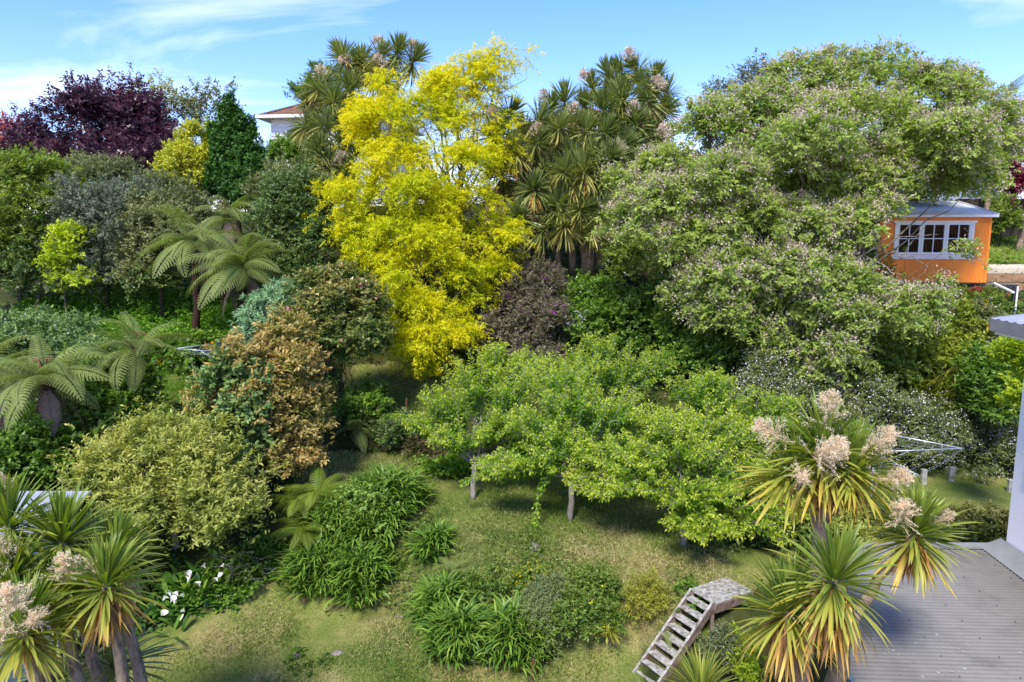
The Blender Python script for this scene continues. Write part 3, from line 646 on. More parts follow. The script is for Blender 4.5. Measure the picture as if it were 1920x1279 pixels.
# ================================================================== houses along the ridge
def hip_roof(e, x0, x1, y0, y1, z, rise, mat, over=.55, nrow=9, nm='roof'):
    X0, X1, Y0, Y1 = x0 - over, x1 + over, y0 - over, y1 + over; h = (Y1 - Y0)/2
    roof = None; mb = MB()
    for k in range(nrow):                                   # overlapping courses
        t0, t1 = k/nrow, (k+1)/nrow; i0, i1 = h*t0, h*t1; za, zb = z + rise*t0 + .05, z + rise*t1 + .012
        A = [(X0+i0,Y0+i0,za),(X1-i0,Y0+i0,za),(X1-i0,Y1-i0,za),(X0+i0,Y1-i0,za)]; B = [(X0+i1,Y0+i1,zb),(X1-i1,Y0+i1,zb),(X1-i1,Y1-i1,zb),(X0+i1,Y1-i1,zb)]
        L_ = [(a[0],a[1],a[2]-.06) for a in A]
        mb.add(A + B + L_, [(0,1,5,4),(1,2,6,5),(2,3,7,6),(3,0,4,7),(8,9,1,0),(9,10,2,1),(10,11,3,2),(11,8,0,3)])
    roof = mb.build(nm, mat, e)
    rc = MB(); t = z + rise
    for a, b in (((X0,Y0),(X0+h,Y0+h)),((X1,Y0),(X1-h,Y0+h)),((X0,Y1),(X0+h,Y1-h)),((X1,Y1),(X1-h,Y1-h))): rc.beam((*a, z+.07), (*b, t+.05), .2, .08)
    rc.beam((X0+h,(Y0+Y1)/2,t+.05),(X1-h,(Y0+Y1)/2,t+.05),.22,.09); rc.build('ridge_capping', mat, roof)
    MB().box(((X0+X1)/2,(Y0+Y1)/2,z-.03),(X1-X0-.1,Y1-Y0-.1,.06)).build('soffit', WHITE, e)
    g = MB()
    for c, s in ((((X0+X1)/2,Y0-.05,z),(X1-X0+.2,.12,.16)),(((X0+X1)/2,Y1+.05,z),(X1-X0+.2,.12,.16)),((X0-.05,(Y0+Y1)/2,z),(.12,Y1-Y0-.02,.16)),((X1+.05,(Y0+Y1)/2,z),(.12,Y1-Y0-.02,.16))): g.box(c, s)
    g.build('gutter', WHITE, e); return roof
def boards(e, x0, x1, y0, y1, z0, z1, mat, step=.2):
    """weatherboards: overlapping courses right round the house, each course a part"""
    n = int((z1 - z0)/step)
    MB().box(((x0+x1)/2,(y0+y1)/2,(z0+z1)/2),(x1-x0-.06,y1-y0-.06,z1-z0)).build('wall', mat, e)
    for k in range(n):
        z = z0 + k*step
        MB().add([(x0-.02,y0-.02,z),(x1+.02,y0-.02,z),(x1+.02,y1,z),(x0-.02,y1,z),(x0+.01,y0+.01,z+step-.004),(x1-.01,y0+.01,z+step-.004),(x1-.01,y1,z+step-.004),(x0+.01,y1,z+step-.004)], [(3,2,1,0),(4,5,6,7),(0,1,5,4),(1,2,6,5),(2,3,7,6),(3,0,4,7)]).build('weatherboard', mat, e)
p = W(511, 300, 42); p[2] = tz(p[0], 42) ; zt = ZR(222, 42) - p[2]
e = empty('weatherboard_house', p, 'white weatherboard house with brown tiled hip roof behind the left cabbage trees', 'house', rz=radians(-6))
boards(e, 0, 6.6, 0, 7, -.3, zt - .05, WHITE, .24); hip_roof(e, 0, 6.6, 0, 7, zt, 2.0, TILEB)
w1 = MB().box((1.35, -.05, zt - 1.35), (.95, .09, 1.5)).build('window', WHITE, e); MB().box((1.35, -.1, zt - 1.35), (.75, .02, 1.3)).build('pane', GLASS, w1)
p = W(985, 300, 38); p[2] = tz(p[0], 38); zt = ZR(243, 38) - p[2]
e = empty('terracotta_house', p, 'pale house with red terracotta tile roof behind the flowering cabbage tree', 'house', rz=radians(3))
boards(e, 0, 7.6, 0, 8, -.3, zt - .05, PALEW, .24); hip_roof(e, 0, 7.6, 0, 8, zt, 1.75, TILER)
for x in (1.0, 3.2, 5.6):
    w1 = MB().box((x, -.05, zt - 1.3), (1.2, .09, 1.3)).build('window', WHITE, e); MB().box((x, -.1, zt - 1.3), (1.02, .02, 1.1)).build('pane', GLASS, w1)
ch = MB().box((7.0, 2.5, zt + 1.1), (.7, .6, 2.6)).build('chimney', BRICK, e)
p = W(905, 345, 33.5); p[2] = tz(p[0], 33.5); zt = ZR(322, 33.5) - p[2]
e = empty('balustraded_terrace', p, 'brick terrace with white balustrade rail behind the yellow tree', 'terrace')
zz = -.2; k = 0
while zz < zt - .85:
    for j in range(18): MB().box((.15 + j*.3 + (.15 if k % 2 else 0), 1.5, zz + .06), (.28, 3, .105)).build('brick', BRICK, e)
    zz += .12; k += 1
MB().box((2.7, 1.5, zt/2 - .5), (5.2, 2.9, zt - .8)).build('mortar_core', CONC, e)
MB().box((2.75, .05, zt), (5.6, .1, .09)).box((2.75, .05, zt - .68), (5.6, .08, .06)).build('rail', WHITE, e)
for j in range(36): MB().box((.05 + j*.155, .05, zt - .35), (.045, .045, .62)).build('baluster', WHITE, e)
for j in range(4): MB().box((-.05 + j*1.85, .05, zt - .3), (.12, .12, .95)).build('newel_post', WHITE, e)
# grey boarded house behind the big flowering tree
p = W(1432, 360, 32); p[2] = tz(p[0], 32); zt = ZR(330, 32) - p[2]
e = empty('grey_board_house', p, 'pale grey vertical board house half hidden behind the lilac flowering tree', 'house', rz=radians(-3))
MB().box((2.9, 3, zt/2 - .3), (5.7, 5.9, zt + .5)).build('wall', PALEW, e)
for j in range(20): MB().box((.05 + j*.29, .035, zt/2 - .2), (.035, .05, zt + .3)).build('batten', PALEW, e)
MB().box((2.9, .0, zt + .06), (6.2, .3, .16)).build('fascia', WHITE, e)
for i in range(5): corrugated('roof_sheet', ZINC, e, -.2, 6.4, -.3 + i*1.28, -.3 + (i+1)*1.28, zt + .17, zt + .9, along='y', pitch=.16, amp=.02)
for x in (3.6,):
    w1 = MB().box((x, -.02, zt - 1.1), (1.1, .1, 1.5)).build('window', WHITE, e); MB().box((x, -.075, zt - 1.1), (.92, .02, 1.32)).build('pane', GLASS, w1)
p = W(1800, 330, 31); p[2] = tz(p[0], 31.0)
e = empty('brown_fence', p, 'dark brown board fence on the slope behind the orange shed', 'fence', rz=radians(-4))
for j in range(24): MB().box((.0 + j*.205, 0, .75), (.195, .03, 1.9 + .02*(j % 3))).build('board', FENCEB, e)
for zq in (.2, 1.3): MB().box((2.3, .04, zq), (4.8, .05, .1)).build('rail', FENCEB, e)
p = W(1893, 260, 37); p[2] = tz(p[0], 37); zt = ZR(246, 37) - p[2]
e = empty('grey_tiled_house', p, 'white house with grey tiled roof at the top right edge', 'house')
MB().box((5, 3.5, zt/2), (10, 7, zt)).build('wall', WHITE, e); hip_roof(e, 0, 10, 0, 7, zt, 2.3, TILEG, .5, 10)
w1 = MB().box((1.4, -.04, zt - 1.2), (1.2, .08, 1.3)).build('window', WHITE, e); MB().box((1.4, -.085, zt - 1.2), (1.0, .02, 1.1)).build('pane', GLASS, w1)

# ================================================================== garden steps, clotheslines, posts, stones
def steps():
    b = np.array((2.27, 12.05, 0.0)); b[2] = tz(b[0], b[1]) - .02; top = np.array((3.43, 12.73, 1.47)) - b
    e = empty('garden_steps', b, 'weathered white wooden garden steps climbing the bank to a small platform', 'steps')
    run = top[:2]; L = np.linalg.norm(run); d = np.array((run[0]/L, run[1]/L, 0)); s = np.array((d[1], -d[0], 0))   # s: to the right, towards the camera
    wd = .56; n = 9; up = np.array((0, 0, 1.)); M = Matrix((Vector(s), Vector(-d), Vector((0, 0, 1)))).transposed(); low = -top/n*1.6
    for k in (0, 1):
        o = s*wd*k - up*.03
        MB().beam(low + o, top + o, .042, .15).build('stringer', WEATHD, e, bevel=.004)
        MB().beam(low + o + up*.1, top + o + up*.1, .05, .012).build('stringer_cap', WEATH, e)
    for i in range(-1, n):
        MB().box(top*(i + .45)/n + s*wd/2, (wd - .05, .17, .032), M).build('tread', WEATH, e, bevel=.004)
    pc = top + up*.02; nb = 10
    for i in range(nb): MB().box(pc + d*(.05 + i*.1) + s*(wd/2) + up*.002*(i % 3), (wd + .1, .088, .028), M).build('platform_plank', WEATH, e, bevel=.004)
    for k in (-.05, wd + .05): MB().beam(pc + s*k - up*.09, pc + s*k + d*1.0 - up*.09, .04, .15).build('platform_joist', WEATHD, e)
    for q in (pc + d*.9 + s*.02, pc + d*.9 + s*wd*.98, pc + s*.02, pc + s*wd*.98): MB().beam(q - up*.6, q - up*.02, .06, .06).build('platform_leg', WEATHD, e)
steps()
def clothesline(c, R, label, rot, th=.018, hgt=1.0, mat=GALV):
    g = tz(c[0], c[1]); e = empty('rotary_clothesline', (c[0], c[1], g), label, 'clothesline', rz=rot); h = c[2] - g
    MB().tube([(0, 0, -.1), (0, 0, h)], .025, 8).build('post', mat, e, True); MB().tube([(0, 0, h - .45), (0, 0, h - .05)], .045, 8).build('hub', mat, e, True)
    ends = []
    for k in range(4):
        a = k*pi/2; q = np.array((R*cos(a), R*sin(a), h + .04)); ends.append(q)
        MB().tube([(0, 0, h - .08), tuple(q)], th, 6).build('arm', mat, e, True); MB().tube([(0, 0, h - .42), tuple(q*.45 + np.array((0, 0, h*.55 - .02)))], th*.7, 5).build('brace', mat, e, True)
    MB().tube([tuple(ends[0]), tuple(ends[1])], th, 6).tube([tuple(ends[1]), tuple(ends[2])], th, 6).build('rim_tube', mat, e, True)
    for f in (.4, .6, .8, .99):
        mb = MB()
        for k in range(4):
            a, b2 = ends[k].copy(), ends[(k+1) % 4].copy(); a[:2] *= f; b2[:2] *= f; a[2] = b2[2] = h + .04*f - .03; m = (a + b2)/2; m[2] -= .06
            mb.tube([tuple(a), tuple(m), tuple(b2)], .003, 4)
        mb.build('line', mat, e)
clothesline(W(1640, 842, 16.6), 2.05, 'grey rotary clothesline on the right lawn behind the flowering cabbage tree', radians(-3), .014)
clothesline(W(408, 655, 20.6), 1.15, 'pale rotary clothesline in the neighbour yard beside the copper shrub', radians(10), .012)
posts = [(642,742,21.4,1.05,'rusty steel stake nearest the camellia trunk'),(762,768,21.0,1.0,'rusty steel stake standing alone on the mid lawn edge'),(821,760,21.2,.95,'rusty steel stake beside the leftmost fruit tree branches'),(998,1287,12.15,.55,'short dark stake at the bottom of the lower lawn')]
for px, py, Y, h, lb in posts:
    p = G(px, Y); o = MB().box((0, 0, h/2 - .1), (.04, .05, h), Matrix.Rotation(.05, 3, 'Y')).box((.018, .0, h/2 - .1), (.012, .07, h*.98), Matrix.Rotation(.05, 3, 'Y')).build('steel_stake', RUST, None, loc=p); tag(o, lb, 'stake', 'steel stakes along the lawns')
for px, py, Y, lb in ((1679,862,18.3,'first'),(1731,876,18.6,'second'),(1783,893,18.9,'third'),(1893,925,18.2,'last')):
    p = G(px, Y); o = MB().box((0, 0, .15), (.13, .1, .45)).box((0, 0, .385), (.15, .12, .02)).build('white_post', POSTG, None, loc=p, bevel=.008); tag(o, f'{lb} short pale post from the left along the white daisy hedge', 'post', 'short pale posts under the daisy hedge')
def rock(px, Y, r, seed, lb, mat=STONE, fl=.55):
    rng = np.random.default_rng(seed); p = G(px, Y); V = []; F = []; n, m = 8, 5
    for j in range(m + 1):
        for i in range(n):
            th = pi*j/m; ph = 2*pi*i/n; d = np.array((sin(th)*cos(ph), sin(th)*sin(ph), cos(th))); V.append(d*np.array((r, r*.8, r*fl))*(1 + .25*rng.normal()*.6))
    for j in range(m):
        for i in range(n): F.append((j*n+i, j*n+(i+1) % n, (j+1)*n+(i+1) % n, (j+1)*n+i))
    o = link('stone', npmesh('stone', np.array(V), np.array(F)), mat, None, p + np.array((0, 0, r*.1)), (0, 0, rng.random()*6)); tag(o, lb, 'stone', 'stones in the lower lawn')
rock(555, 13.05, .11, 1, 'dark stone at the left of the weedy patch on the lower lawn'); rock(632, 13.1, .13, 2, 'pale pinkish stone at the right of the weedy patch on the lower lawn', fl=.3); rock(614, 13.35, .07, 3, 'smallest grey stone in the weedy patch on the lower lawn'); rock(575, 13.2, .09, 5, 'flat grey stone between the other stones on the lower lawn', fl=.25)
# old stump on the bank
p = gp(1003, 1028); STUMP = surf('old_stump_wood', (.10,.08,.07), (.25,.21,.19), 14, .9, .5)
o = MB().tube([(0, 0, -.2), (0, 0, .04), (.01, 0, .1)], [.12, .09, .07], 9).build('tree_stump', STUMP, None, True, loc=p); tag(o, 'small grey tree stump on the bank above the yellow flowers', 'stump')
p = gp(740, 1162)
o = MB().tube([tuple(q) for q in curve((0, 0, .06), (.55, -.05, .05), np.random.default_rng(1), 0, .1)], .018, 6).build('fallen_branch', BARK, None, True, loc=p); tag(o, 'bare fallen branch lying at the foot of the bank', 'branch')
# ================================================================== leaf colours
def LM(n, *c, **k): return leafmat(n, list(c), **k)
YEL = LM('golden_leaves', (.16,.26,.012), (.40,.47,.013), (.68,.63,.015), (.83,.67,.017), transl=.4, spec=.2, gain=.84)
MEL = LM('pinnate_green_leaves', (.05,.085,.02), (.105,.152,.032), (.185,.232,.05), (.30,.335,.08), transl=.4, gain=1.65)
MELF = LM('faded_lilac_blossom', (.31,.25,.185), (.41,.335,.265), (.49,.405,.335), (.57,.485,.41), transl=.25, spec=.1)
PLUM = LM('fresh_green_leaves', (.05,.125,.014), (.12,.25,.024), (.24,.38,.04), (.44,.50,.06), transl=.4, gain=.95)
PLUML = LM('pale_fresh_leaves', (.07,.16,.015), (.18,.31,.028), (.34,.46,.045), (.56,.58,.07), transl=.4, gain=.88)
COPPER = LM('copper_leaves', (.06,.10,.02), (.17,.17,.042), (.38,.28,.10), (.58,.41,.19), transl=.3, gain=1.2)
CAMEL = LM('camellia_leaves', (.018,.048,.010), (.042,.085,.016), (.10,.11,.028), (.28,.19,.058), transl=.2, rough=.3, gain=1.6)
YGREEN = LM('yellow_green_leaves', (.075,.11,.024), (.175,.215,.045), (.34,.35,.085), (.52,.40,.17), transl=.35, gain=1.15)
DARKG = LM('dark_evergreen_leaves', (.012,.03,.008), (.03,.055,.013), (.06,.095,.022), (.11,.14,.035), transl=.15, rough=.4, gain=1.7)
OLIVE = LM('olive_leaves', (.035,.05,.018), (.075,.09,.032), (.13,.14,.05), (.2,.19,.075), transl=.2, gain=1.45)
GREYG = LM('grey_green_leaves', (.03,.045,.025), (.065,.085,.05), (.11,.13,.08), (.17,.19,.12), transl=.2, gain=1.5)
MIDG = LM('mid_green_leaves', (.032,.058,.01), (.07,.112,.018), (.125,.17,.028), (.21,.25,.045), transl=.3, gain=1.45)
IVY = LM('glossy_green_leaves', (.018,.042,.007), (.045,.092,.012), (.085,.15,.018), (.16,.23,.03), transl=.25, rough=.35, gain=1.5)
LIME = LM('lime_leaves', (.10,.18,.015), (.22,.32,.02), (.38,.46,.03), (.52,.55,.05), transl=.4)
PURP = LM('purple_beech_leaves', (.013,.007,.013), (.032,.014,.024), (.065,.026,.036), (.12,.045,.05), transl=.3, spec=.5, rough=.35, gain=1.5)
REDL = LM('red_maple_leaves', (.06,.012,.012), (.14,.03,.025), (.26,.07,.05), (.34,.13,.08), transl=.3, gain=1.5)
CRIM = LM('crimson_leaves', (.05,.004,.012), (.13,.01,.03), (.22,.02,.05), (.28,.05,.07), transl=.3)
GOLDC = LM('golden_conifer', (.13,.17,.012), (.30,.34,.025), (.48,.48,.045), (.62,.57,.09), transl=.2)
JUNI = LM('juniper_green', (.008,.028,.006), (.02,.06,.011), (.04,.10,.016), (.08,.16,.025), transl=.15, gain=1.5)
SILV = LM('blue_green_leaves', (.06,.12,.06), (.13,.23,.11), (.22,.34,.17), (.33,.45,.25), transl=.25, gain=1.1)
TIBF = LM('purple_blossom', (.18,.02,.22), (.30,.035,.34), (.40,.07,.42), (.5,.14,.5), transl=.3, spec=.15)
TIBL = LM('tibouchina_leaves', (.035,.04,.02), (.07,.07,.035), (.12,.10,.06), (.16,.10,.09), transl=.2, gain=1.5)
WFL = LM('white_blossom', (.6,.52,.56), (.72,.68,.70), (.8,.78,.78), (.85,.84,.83), transl=.3, spec=.15)
PKFL = LM('pink_blossom', (.55,.12,.18), (.68,.25,.3), (.75,.35,.4), (.8,.45,.5), transl=.3, spec=.15)
YFL = LM('yellow_blossom', (.62,.45,.01), (.74,.56,.01), (.80,.62,.02), (.82,.7,.05), transl=.3, spec=.15)
OFL = LM('orange_blossom', (.7,.2,.01), (.75,.3,.015), (.8,.42,.02), (.8,.5,.05), transl=.3, spec=.15)
LFL = LM('lavender_blossom', (.40,.30,.6), (.55,.45,.72), (.68,.58,.8), (.78,.7,.85), transl=.3, spec=.15)
DAISY = LM('daisy_hedge_leaves', (.03,.045,.014), (.06,.085,.024), (.105,.12,.036), (.18,.17,.06), transl=.2, gain=1.5)
PAMP = LM('feathery_yellow_green', (.10,.14,.02), (.2,.24,.03), (.32,.33,.05), (.42,.4,.08), transl=.3)
def K(nt, **k):
    d = dict(nt=nt); d.update(k); return d
LB = lobe

# ================================================================== skyline trees, left to right
plant('red_maple_tree', 'reddish bronze tree at the far left skyline beside the purple beech', 'tree', G(-10, 42), [LB(10,262,42,62,36),LB(-60,265,42,60,36),LB(40,285,41.5,45,25),LB(-10,300,41,60,22)], REDL, K(420, nk=5, nm=8, tr=.3, tl=.55, L=.17, Wd=.09, up=.1, wisp=.02), BARKD, 'skyline trees', 41, .2)
plant('purple_beech_tree', 'large dark purple copper beech on the left skyline', 'tree', G(185, 40), [LB(190,235,40,85,62),LB(120,262,40,75,42),LB(75,290,39.5,55,30),LB(260,265,40,65,50),LB(200,300,38.5,120,40),LB(300,290,39,38,30),LB(225,205,40,60,42),LB(160,215,40,50,40),LB(110,310,38.5,80,22),LB(240,330,38,80,30)], PURP,
      K(2100, nk=6, nm=8, tr=.32, tl=.7, L=.19, Wd=.10, up=.12, rnd=.5, zs=.4, shell=.5, lump=.28, bottom=-.9, wisp=.02, subz=.6), BARKD, 'skyline trees', 42, .35, ntw=140)
plant('pale_birch_tree', 'thin pale green tree showing behind the purple beech', 'tree', G(285, 46), [LB(275,205,46,36,26),LB(300,190,46,28,22),LB(310,245,46,28,32),LB(262,235,46,30,30)], PAMP, K(130, nk=4, nm=7, tr=.35, tl=.7, L=.2, Wd=.1, shell=.7, fill=.4, wisp=0), BARK, 'skyline trees', 43, .14, ntw=90)
plant('open_birch_tree', 'thin open olive green tree between the beech and the dark juniper', 'tree', G(385, 45), [LB(378,195,45,38,28),LB(350,210,45,22,24),LB(405,200,45,25,25),LB(385,235,45,45,30),LB(420,225,45,15,22)], OLIVE, K(190, nk=4, nm=7, tr=.35, tl=.7, L=.19, Wd=.1, shell=.7, fill=.45, wisp=0), BARK, 'skyline trees', 44, .14, ntw=110)
plant('golden_conifer', 'golden yellow conifer left of the dark juniper', 'conifer', G(345, 31), [LB(372,258,31,20,22),LB(365,285,31,30,28),LB(350,310,30.7,40,30),LB(335,340,30.5,42,34),LB(370,335,31,36,40),LB(325,365,30.3,32,28),LB(385,300,31.3,18,28)], GOLDC,
      K(1500, nk=6, nm=7, tr=.1, tl=.22, L=.1, Wd=.045, up=.5, rnd=.4, shell=.25, lump=.2, tipw=.55, tuftw=.25, zs=1), BARKD, 'skyline trees', 45, .12, ntw=0)
plant('twisted_juniper', 'dark green twisted juniper with pointed upright tips', 'conifer', G(450, 30.5), [LB(433,228,30.5,7,46),LB(420,246,30.4,7,46),LB(450,255,30.6,9,44),LB(405,278,30.5,8,42),LB(471,265,30.8,8,38),LB(486,302,30.8,9,36),LB(430,290,30.4,14,46),LB(455,310,30.4,16,46),LB(415,322,30.2,14,42),LB(477,335,30.2,14,38),LB(440,352,30,26,34),LB(502,342,30.3,10,34),LB(398,342,30.2,9,34),LB(517,362,30.2,10,26),LB(470,372,29.9,34,24)], JUNI,
      K(3400, nk=6, nm=8, tr=.05, tl=.16, L=.1, Wd=.05, up=1.5, rnd=.3, shell=.4, lump=.1, tipw=.5, tuftw=.25, zs=1.3, sub=0, hollow=-.6, spray=2.6), BARKD, 'skyline trees', 46, .14, ntw=40)
plant('clipped_cypress', 'rounded green cypress bush in front of the weatherboard house', 'conifer', G(548, 32), [LB(562,272,32,22,22),LB(560,296,31.5,44,30),LB(535,310,31,30,36),LB(585,310,31,36,34),LB(600,180,33.5,34,36),LB(615,150,33.5,28,20)], IVY,
      K(1300, nk=6, nm=7, tr=.12, tl=.22, L=.1, Wd=.045, up=.3, shell=.2, lump=.2, tipw=.5), BARKD, 'skyline trees', 47, .16)
plant('tall_gum_tree', 'dark distant gum tree poking above the lilac flowering tree', 'tree', G(1395, 52), [LB(1420,140,52,24,14),LB(1395,160,52,26,16),LB(1375,185,52,34,16),LB(1335,190,52,26,20),LB(1440,165,52,20,16)], GREYG, K(170, nk=5, nm=7, tr=.35, tl=.7, L=.24, Wd=.1, shell=.5, wisp=0), BARK, 'skyline trees', 48, .2, ntw=50)
# ------------------------------------------------------------------ hedge on the left slope
HG = 'hedge shrubs on the left slope'
plant('leafy_laurel_shrub', 'fresh green laurel at the far left end of the hedge', 'shrub', G(40, 26.5), [LB(40,345,26.5,75,40),LB(-20,380,26.5,70,55),LB(60,410,26,70,55),LB(20,470,25.7,70,55),LB(90,360,26.5,50,40)], MIDG, K(1900, nk=5, nm=7, tr=.16, tl=.3, L=.13, Wd=.06, up=.3, lump=.22), BARKD, HG, 51, .12)
plant('olive_hedge_shrub', 'tall olive brown shrub behind the grey shrub in the hedge', 'shrub', G(170, 29), [LB(140,345,29,70,35),LB(215,355,29,75,38),LB(290,385,28.5,60,40),LB(100,360,29,50,35)], OLIVE, K(1500, nk=5, nm=7, tr=.16, tl=.3, L=.1, Wd=.045, up=.6, lump=.2), BARKD, HG, 52, .12)
plant('grey_hedge_shrub', 'grey green shrub in the middle of the left hedge', 'shrub', G(200, 26), [LB(190,420,26,75,60),LB(240,450,25.8,70,60),LB(160,470,25.8,60,60),LB(210,510,25.5,70,40),LB(260,400,26.3,50,45)], GREYG, K(2600, nk=5, nm=7, tr=.15, tl=.28, L=.085, Wd=.04, up=.4, lump=.25), BARKD, HG, 53, .12)
plant('olive_bush', 'olive green bush at the right end of the hedge behind the tree ferns', 'shrub', G(305, 25.5), [LB(300,430,25.5,55,50),LB(330,400,26,60,40),LB(280,490,25.2,40,40),LB(340,450,25.5,40,40),LB(255,520,25,32,20)], OLIVE, K(1700, nk=5, nm=7, tr=.15, tl=.28, L=.095, Wd=.05, up=.3), BARKD, HG, 54, .1)
plant('lime_sapling', 'bright lime green sapling in front of the grey hedge shrub', 'shrub', G(125, 24.6), [LB(125,480,24.6,26,36),LB(140,450,24.6,18,26),LB(115,510,24.5,24,24),LB(150,530,24.6,30,20)], LIME, K(300, nk=5, nm=7, tr=.12, tl=.24, L=.11, Wd=.06), BARKD, HG, 55, .05)
plant('shaded_hedge_shrub', 'deep green shrub at the shaded foot of the left hedge', 'shrub', G(60, 25), [LB(20,520,25.4,60,40),LB(80,515,25.6,50,40),LB(160,530,25.8,60,24),LB(290,530,25.8,60,24)], DARKG, K(1000, nk=5, nm=7, tr=.15, tl=.28, L=.11, Wd=.055), BARKD, HG, 56, .08)
plant('dark_pittosporum', 'dense dark shrub between the tree ferns and the yellow tree', 'shrub', G(555, 25.5), [LB(560,380,25.7,55,50),LB(545,430,25.4,60,55),LB(590,460,25.2,50,60),LB(530,480,25,45,50),LB(570,520,24.8,55,40),LB(510,380,26,36,40),LB(610,400,26,30,45)], DARKG, K(2600, nk=5, nm=7, tr=.14, tl=.26, L=.09, Wd=.045, up=.35, lump=.25, tipw=.5), BARKD, HG, 57, .12)
plant('olive_topped_shrub', 'olive tipped shrub below the clipped cypress', 'shrub', G(540, 27), [LB(545,355,27,50,30),LB(500,375,27,30,30),LB(590,370,27,40,36)], OLIVE, K(700, nk=5, nm=7, tr=.14, tl=.26, L=.09, Wd=.045, up=.6), BARKD, HG, 58, .08)
plant('silver_leaf_shrub', 'pale blue green shrub with drooping leaf heads beside the camellia', 'shrub', G(500, 21.8), [LB(525,555,21.8,30,25),LB(505,575,21.6,34,30),LB(490,610,21.4,28,28),LB(470,630,21.2,20,16),LB(545,580,21.8,14,30)], SILV, K(420, nk=6, nm=8, tr=.1, tl=.24, L=.13, Wd=.035, droop=.6, up=.2), BARK, None, 59, .07)
plant('pink_camellia', 'camellia with bronze new growth and pink flowers beside the yellow tree', 'shrub', G(640, 21), [LB(615,560,21,50,40),LB(650,590,20.8,56,50),LB(600,610,20.7,50,50),LB(650,650,20.6,60,50),LB(690,620,21,30,60),LB(610,660,20.6,50,40)], CAMEL, K(2100, nk=5, nm=7, tr=.13, tl=.22, L=.1, Wd=.055, tipw=.55, tuftw=.25), BARKD, None, 60, .09,
      flower=(PKFL, dict(frac=.025, n=7, r=.04, L=.09, Wd=.08, off=.14)), trunk_h=.9)
plant('copper_photinia', 'big rounded copper leaved shrub left of the upper lawn', 'shrub', G(505, 18), [LB(500,720,18,80,70),LB(550,720,18.2,55,70),LB(470,760,17.6,85,70),LB(540,790,17.7,65,75),LB(500,820,17.4,75,60),LB(540,650,18.6,50,40),LB(430,800,17.4,60,70),LB(540,850,17.5,50,40)], COPPER, K(1900, nk=5, nm=7, tr=.12, tl=.22, L=.1, Wd=.045, tipw=.55, tuftw=.3, lump=.12), BARKD, None, 61, .12)
IVYP = LM('creeper_leaves', (.05,.10,.03), (.10,.18,.05), (.18,.26,.08), (.26,.34,.13), transl=.25)
plant('creeper_vine', 'pale green creeper climbing over the front of the copper shrub', 'vine', G(440, 16.8), [LB(425,740,17.0,40,50),LB(455,790,16.7,45,50),LB(440,850,16.6,40,40),LB(480,720,17.1,22,22)], IVYP, K(420, nk=5, nm=7, tr=.14, tl=.25, L=.1, Wd=.07), BARKD, None, 62, .03)
plant('yellow_green_shrub', 'large loose yellow green shrub with bronze tips at lower left', 'shrub', G(330, 15.3), [LB(245,868,15.3,66,38),LB(200,900,14.9,60,45),LB(280,880,15,80,60),LB(370,858,15.5,75,50),LB(330,930,14.7,100,60),LB(420,900,15.2,80,60),LB(425,960,14.8,64,40),LB(260,960,14.6,74,40),LB(360,990,14.6,80,40),LB(300,835,15.7,36,30)], YGREEN,
      K(1900, nk=5, nm=7, tr=.15, tl=.3, L=.095, Wd=.034, tipw=.5, tuftw=.3, lump=.25, shell=.4, bottom=-.25, hollow=-.05, wisp=.3, spray=2.6), BARK, None, 63, .08, ntw=160)
# bare twigs under that shrub
rng = np.random.default_rng(9); b = G(440, 14.9); paths = []
for i in range(46):
    a = rng.uniform(-2.2, .6); el = rng.uniform(.1, 1.0); l = rng.uniform(.5, 1.1); q = np.array((cos(a)*cos(el), sin(a)*cos(el), sin(el)))*l
    paths.append((curve((rng.normal()*.2, rng.normal()*.15, .1), q, rng, 0, .35, 5), .012, .004))
e = empty('bare_twig_bush', b, 'tangle of bare grey twigs beneath the yellow green shrub', 'shrub'); wood(paths, 4).build('twigs', BARK, e)
# left gully climbers
plant('gully_vine', 'leafy climber smothering the gully between the two front tree ferns', 'vine', G(165, 17.2), [LB(180,720,18,70,30),LB(150,780,17,60,50),LB(130,850,16.4,50,40),LB(210,790,17,40,50),LB(110,920,16,40,40)], IVY, K(900, nk=5, nm=7, tr=.15, tl=.25, L=.1, Wd=.07), BARKD, None, 64, .05)
plant('white_flowering_shrub', 'pale green shrub dotted with whitish flowers at left above the tree fern', 'shrub', G(60, 20.5), [LB(40,640,20.5,60,34),LB(110,640,20.5,60,30),LB(20,680,20,60,40),LB(160,665,20,50,26),LB(0,620,20.8,30,30)], IVYP, K(1000, nk=5, nm=7, tr=.13, tl=.25, L=.1, Wd=.05), BARKD, None, 65, .06, flower=(WFL, dict(frac=.18, n=5, r=.06, L=.06, Wd=.05, off=.1)))
plant('fern_skirt_vine', 'dark leafy vine wrapped round the foot of the left front tree fern', 'vine', G(60, 15.4), [LB(70,830,15.6,40,40),LB(50,880,15.4,50,40),LB(20,920,15.2,40,50),LB(100,880,15.4,30,40)], IVY, K(420, nk=5, nm=7, tr=.14, tl=.25, L=.09, Wd=.065), BARKD, None, 66, .04)
plant('ivy_column', 'ivy covering the trunk of the second front tree fern', 'vine', G(262, 17.6), [LB(250,720,17.8,22,50),LB(285,740,17.8,18,50),LB(240,790,17.6,18,36),LB(300,800,17.4,14,30)], IVY, K(330, nk=5, nm=7, tr=.1, tl=.18, L=.09, Wd=.065), BARKD, None, 67, .03)
plant('orange_nasturtium', 'leafy nasturtium patch with orange flowers by the neighbour clothesline', 'flower bed', G(370, 22.5), [LB(330,650,23,40,22),LB(390,660,22.8,45,26),LB(350,680,22.4,50,12)], IVY, K(420, nk=4, nm=6, tr=.14, tl=.2, L=.1, Wd=.09), BARKD, None, 68, .02, limbs=False, flower=(OFL, dict(frac=.12, n=4, r=.03, L=.07, Wd=.07, off=.1)))
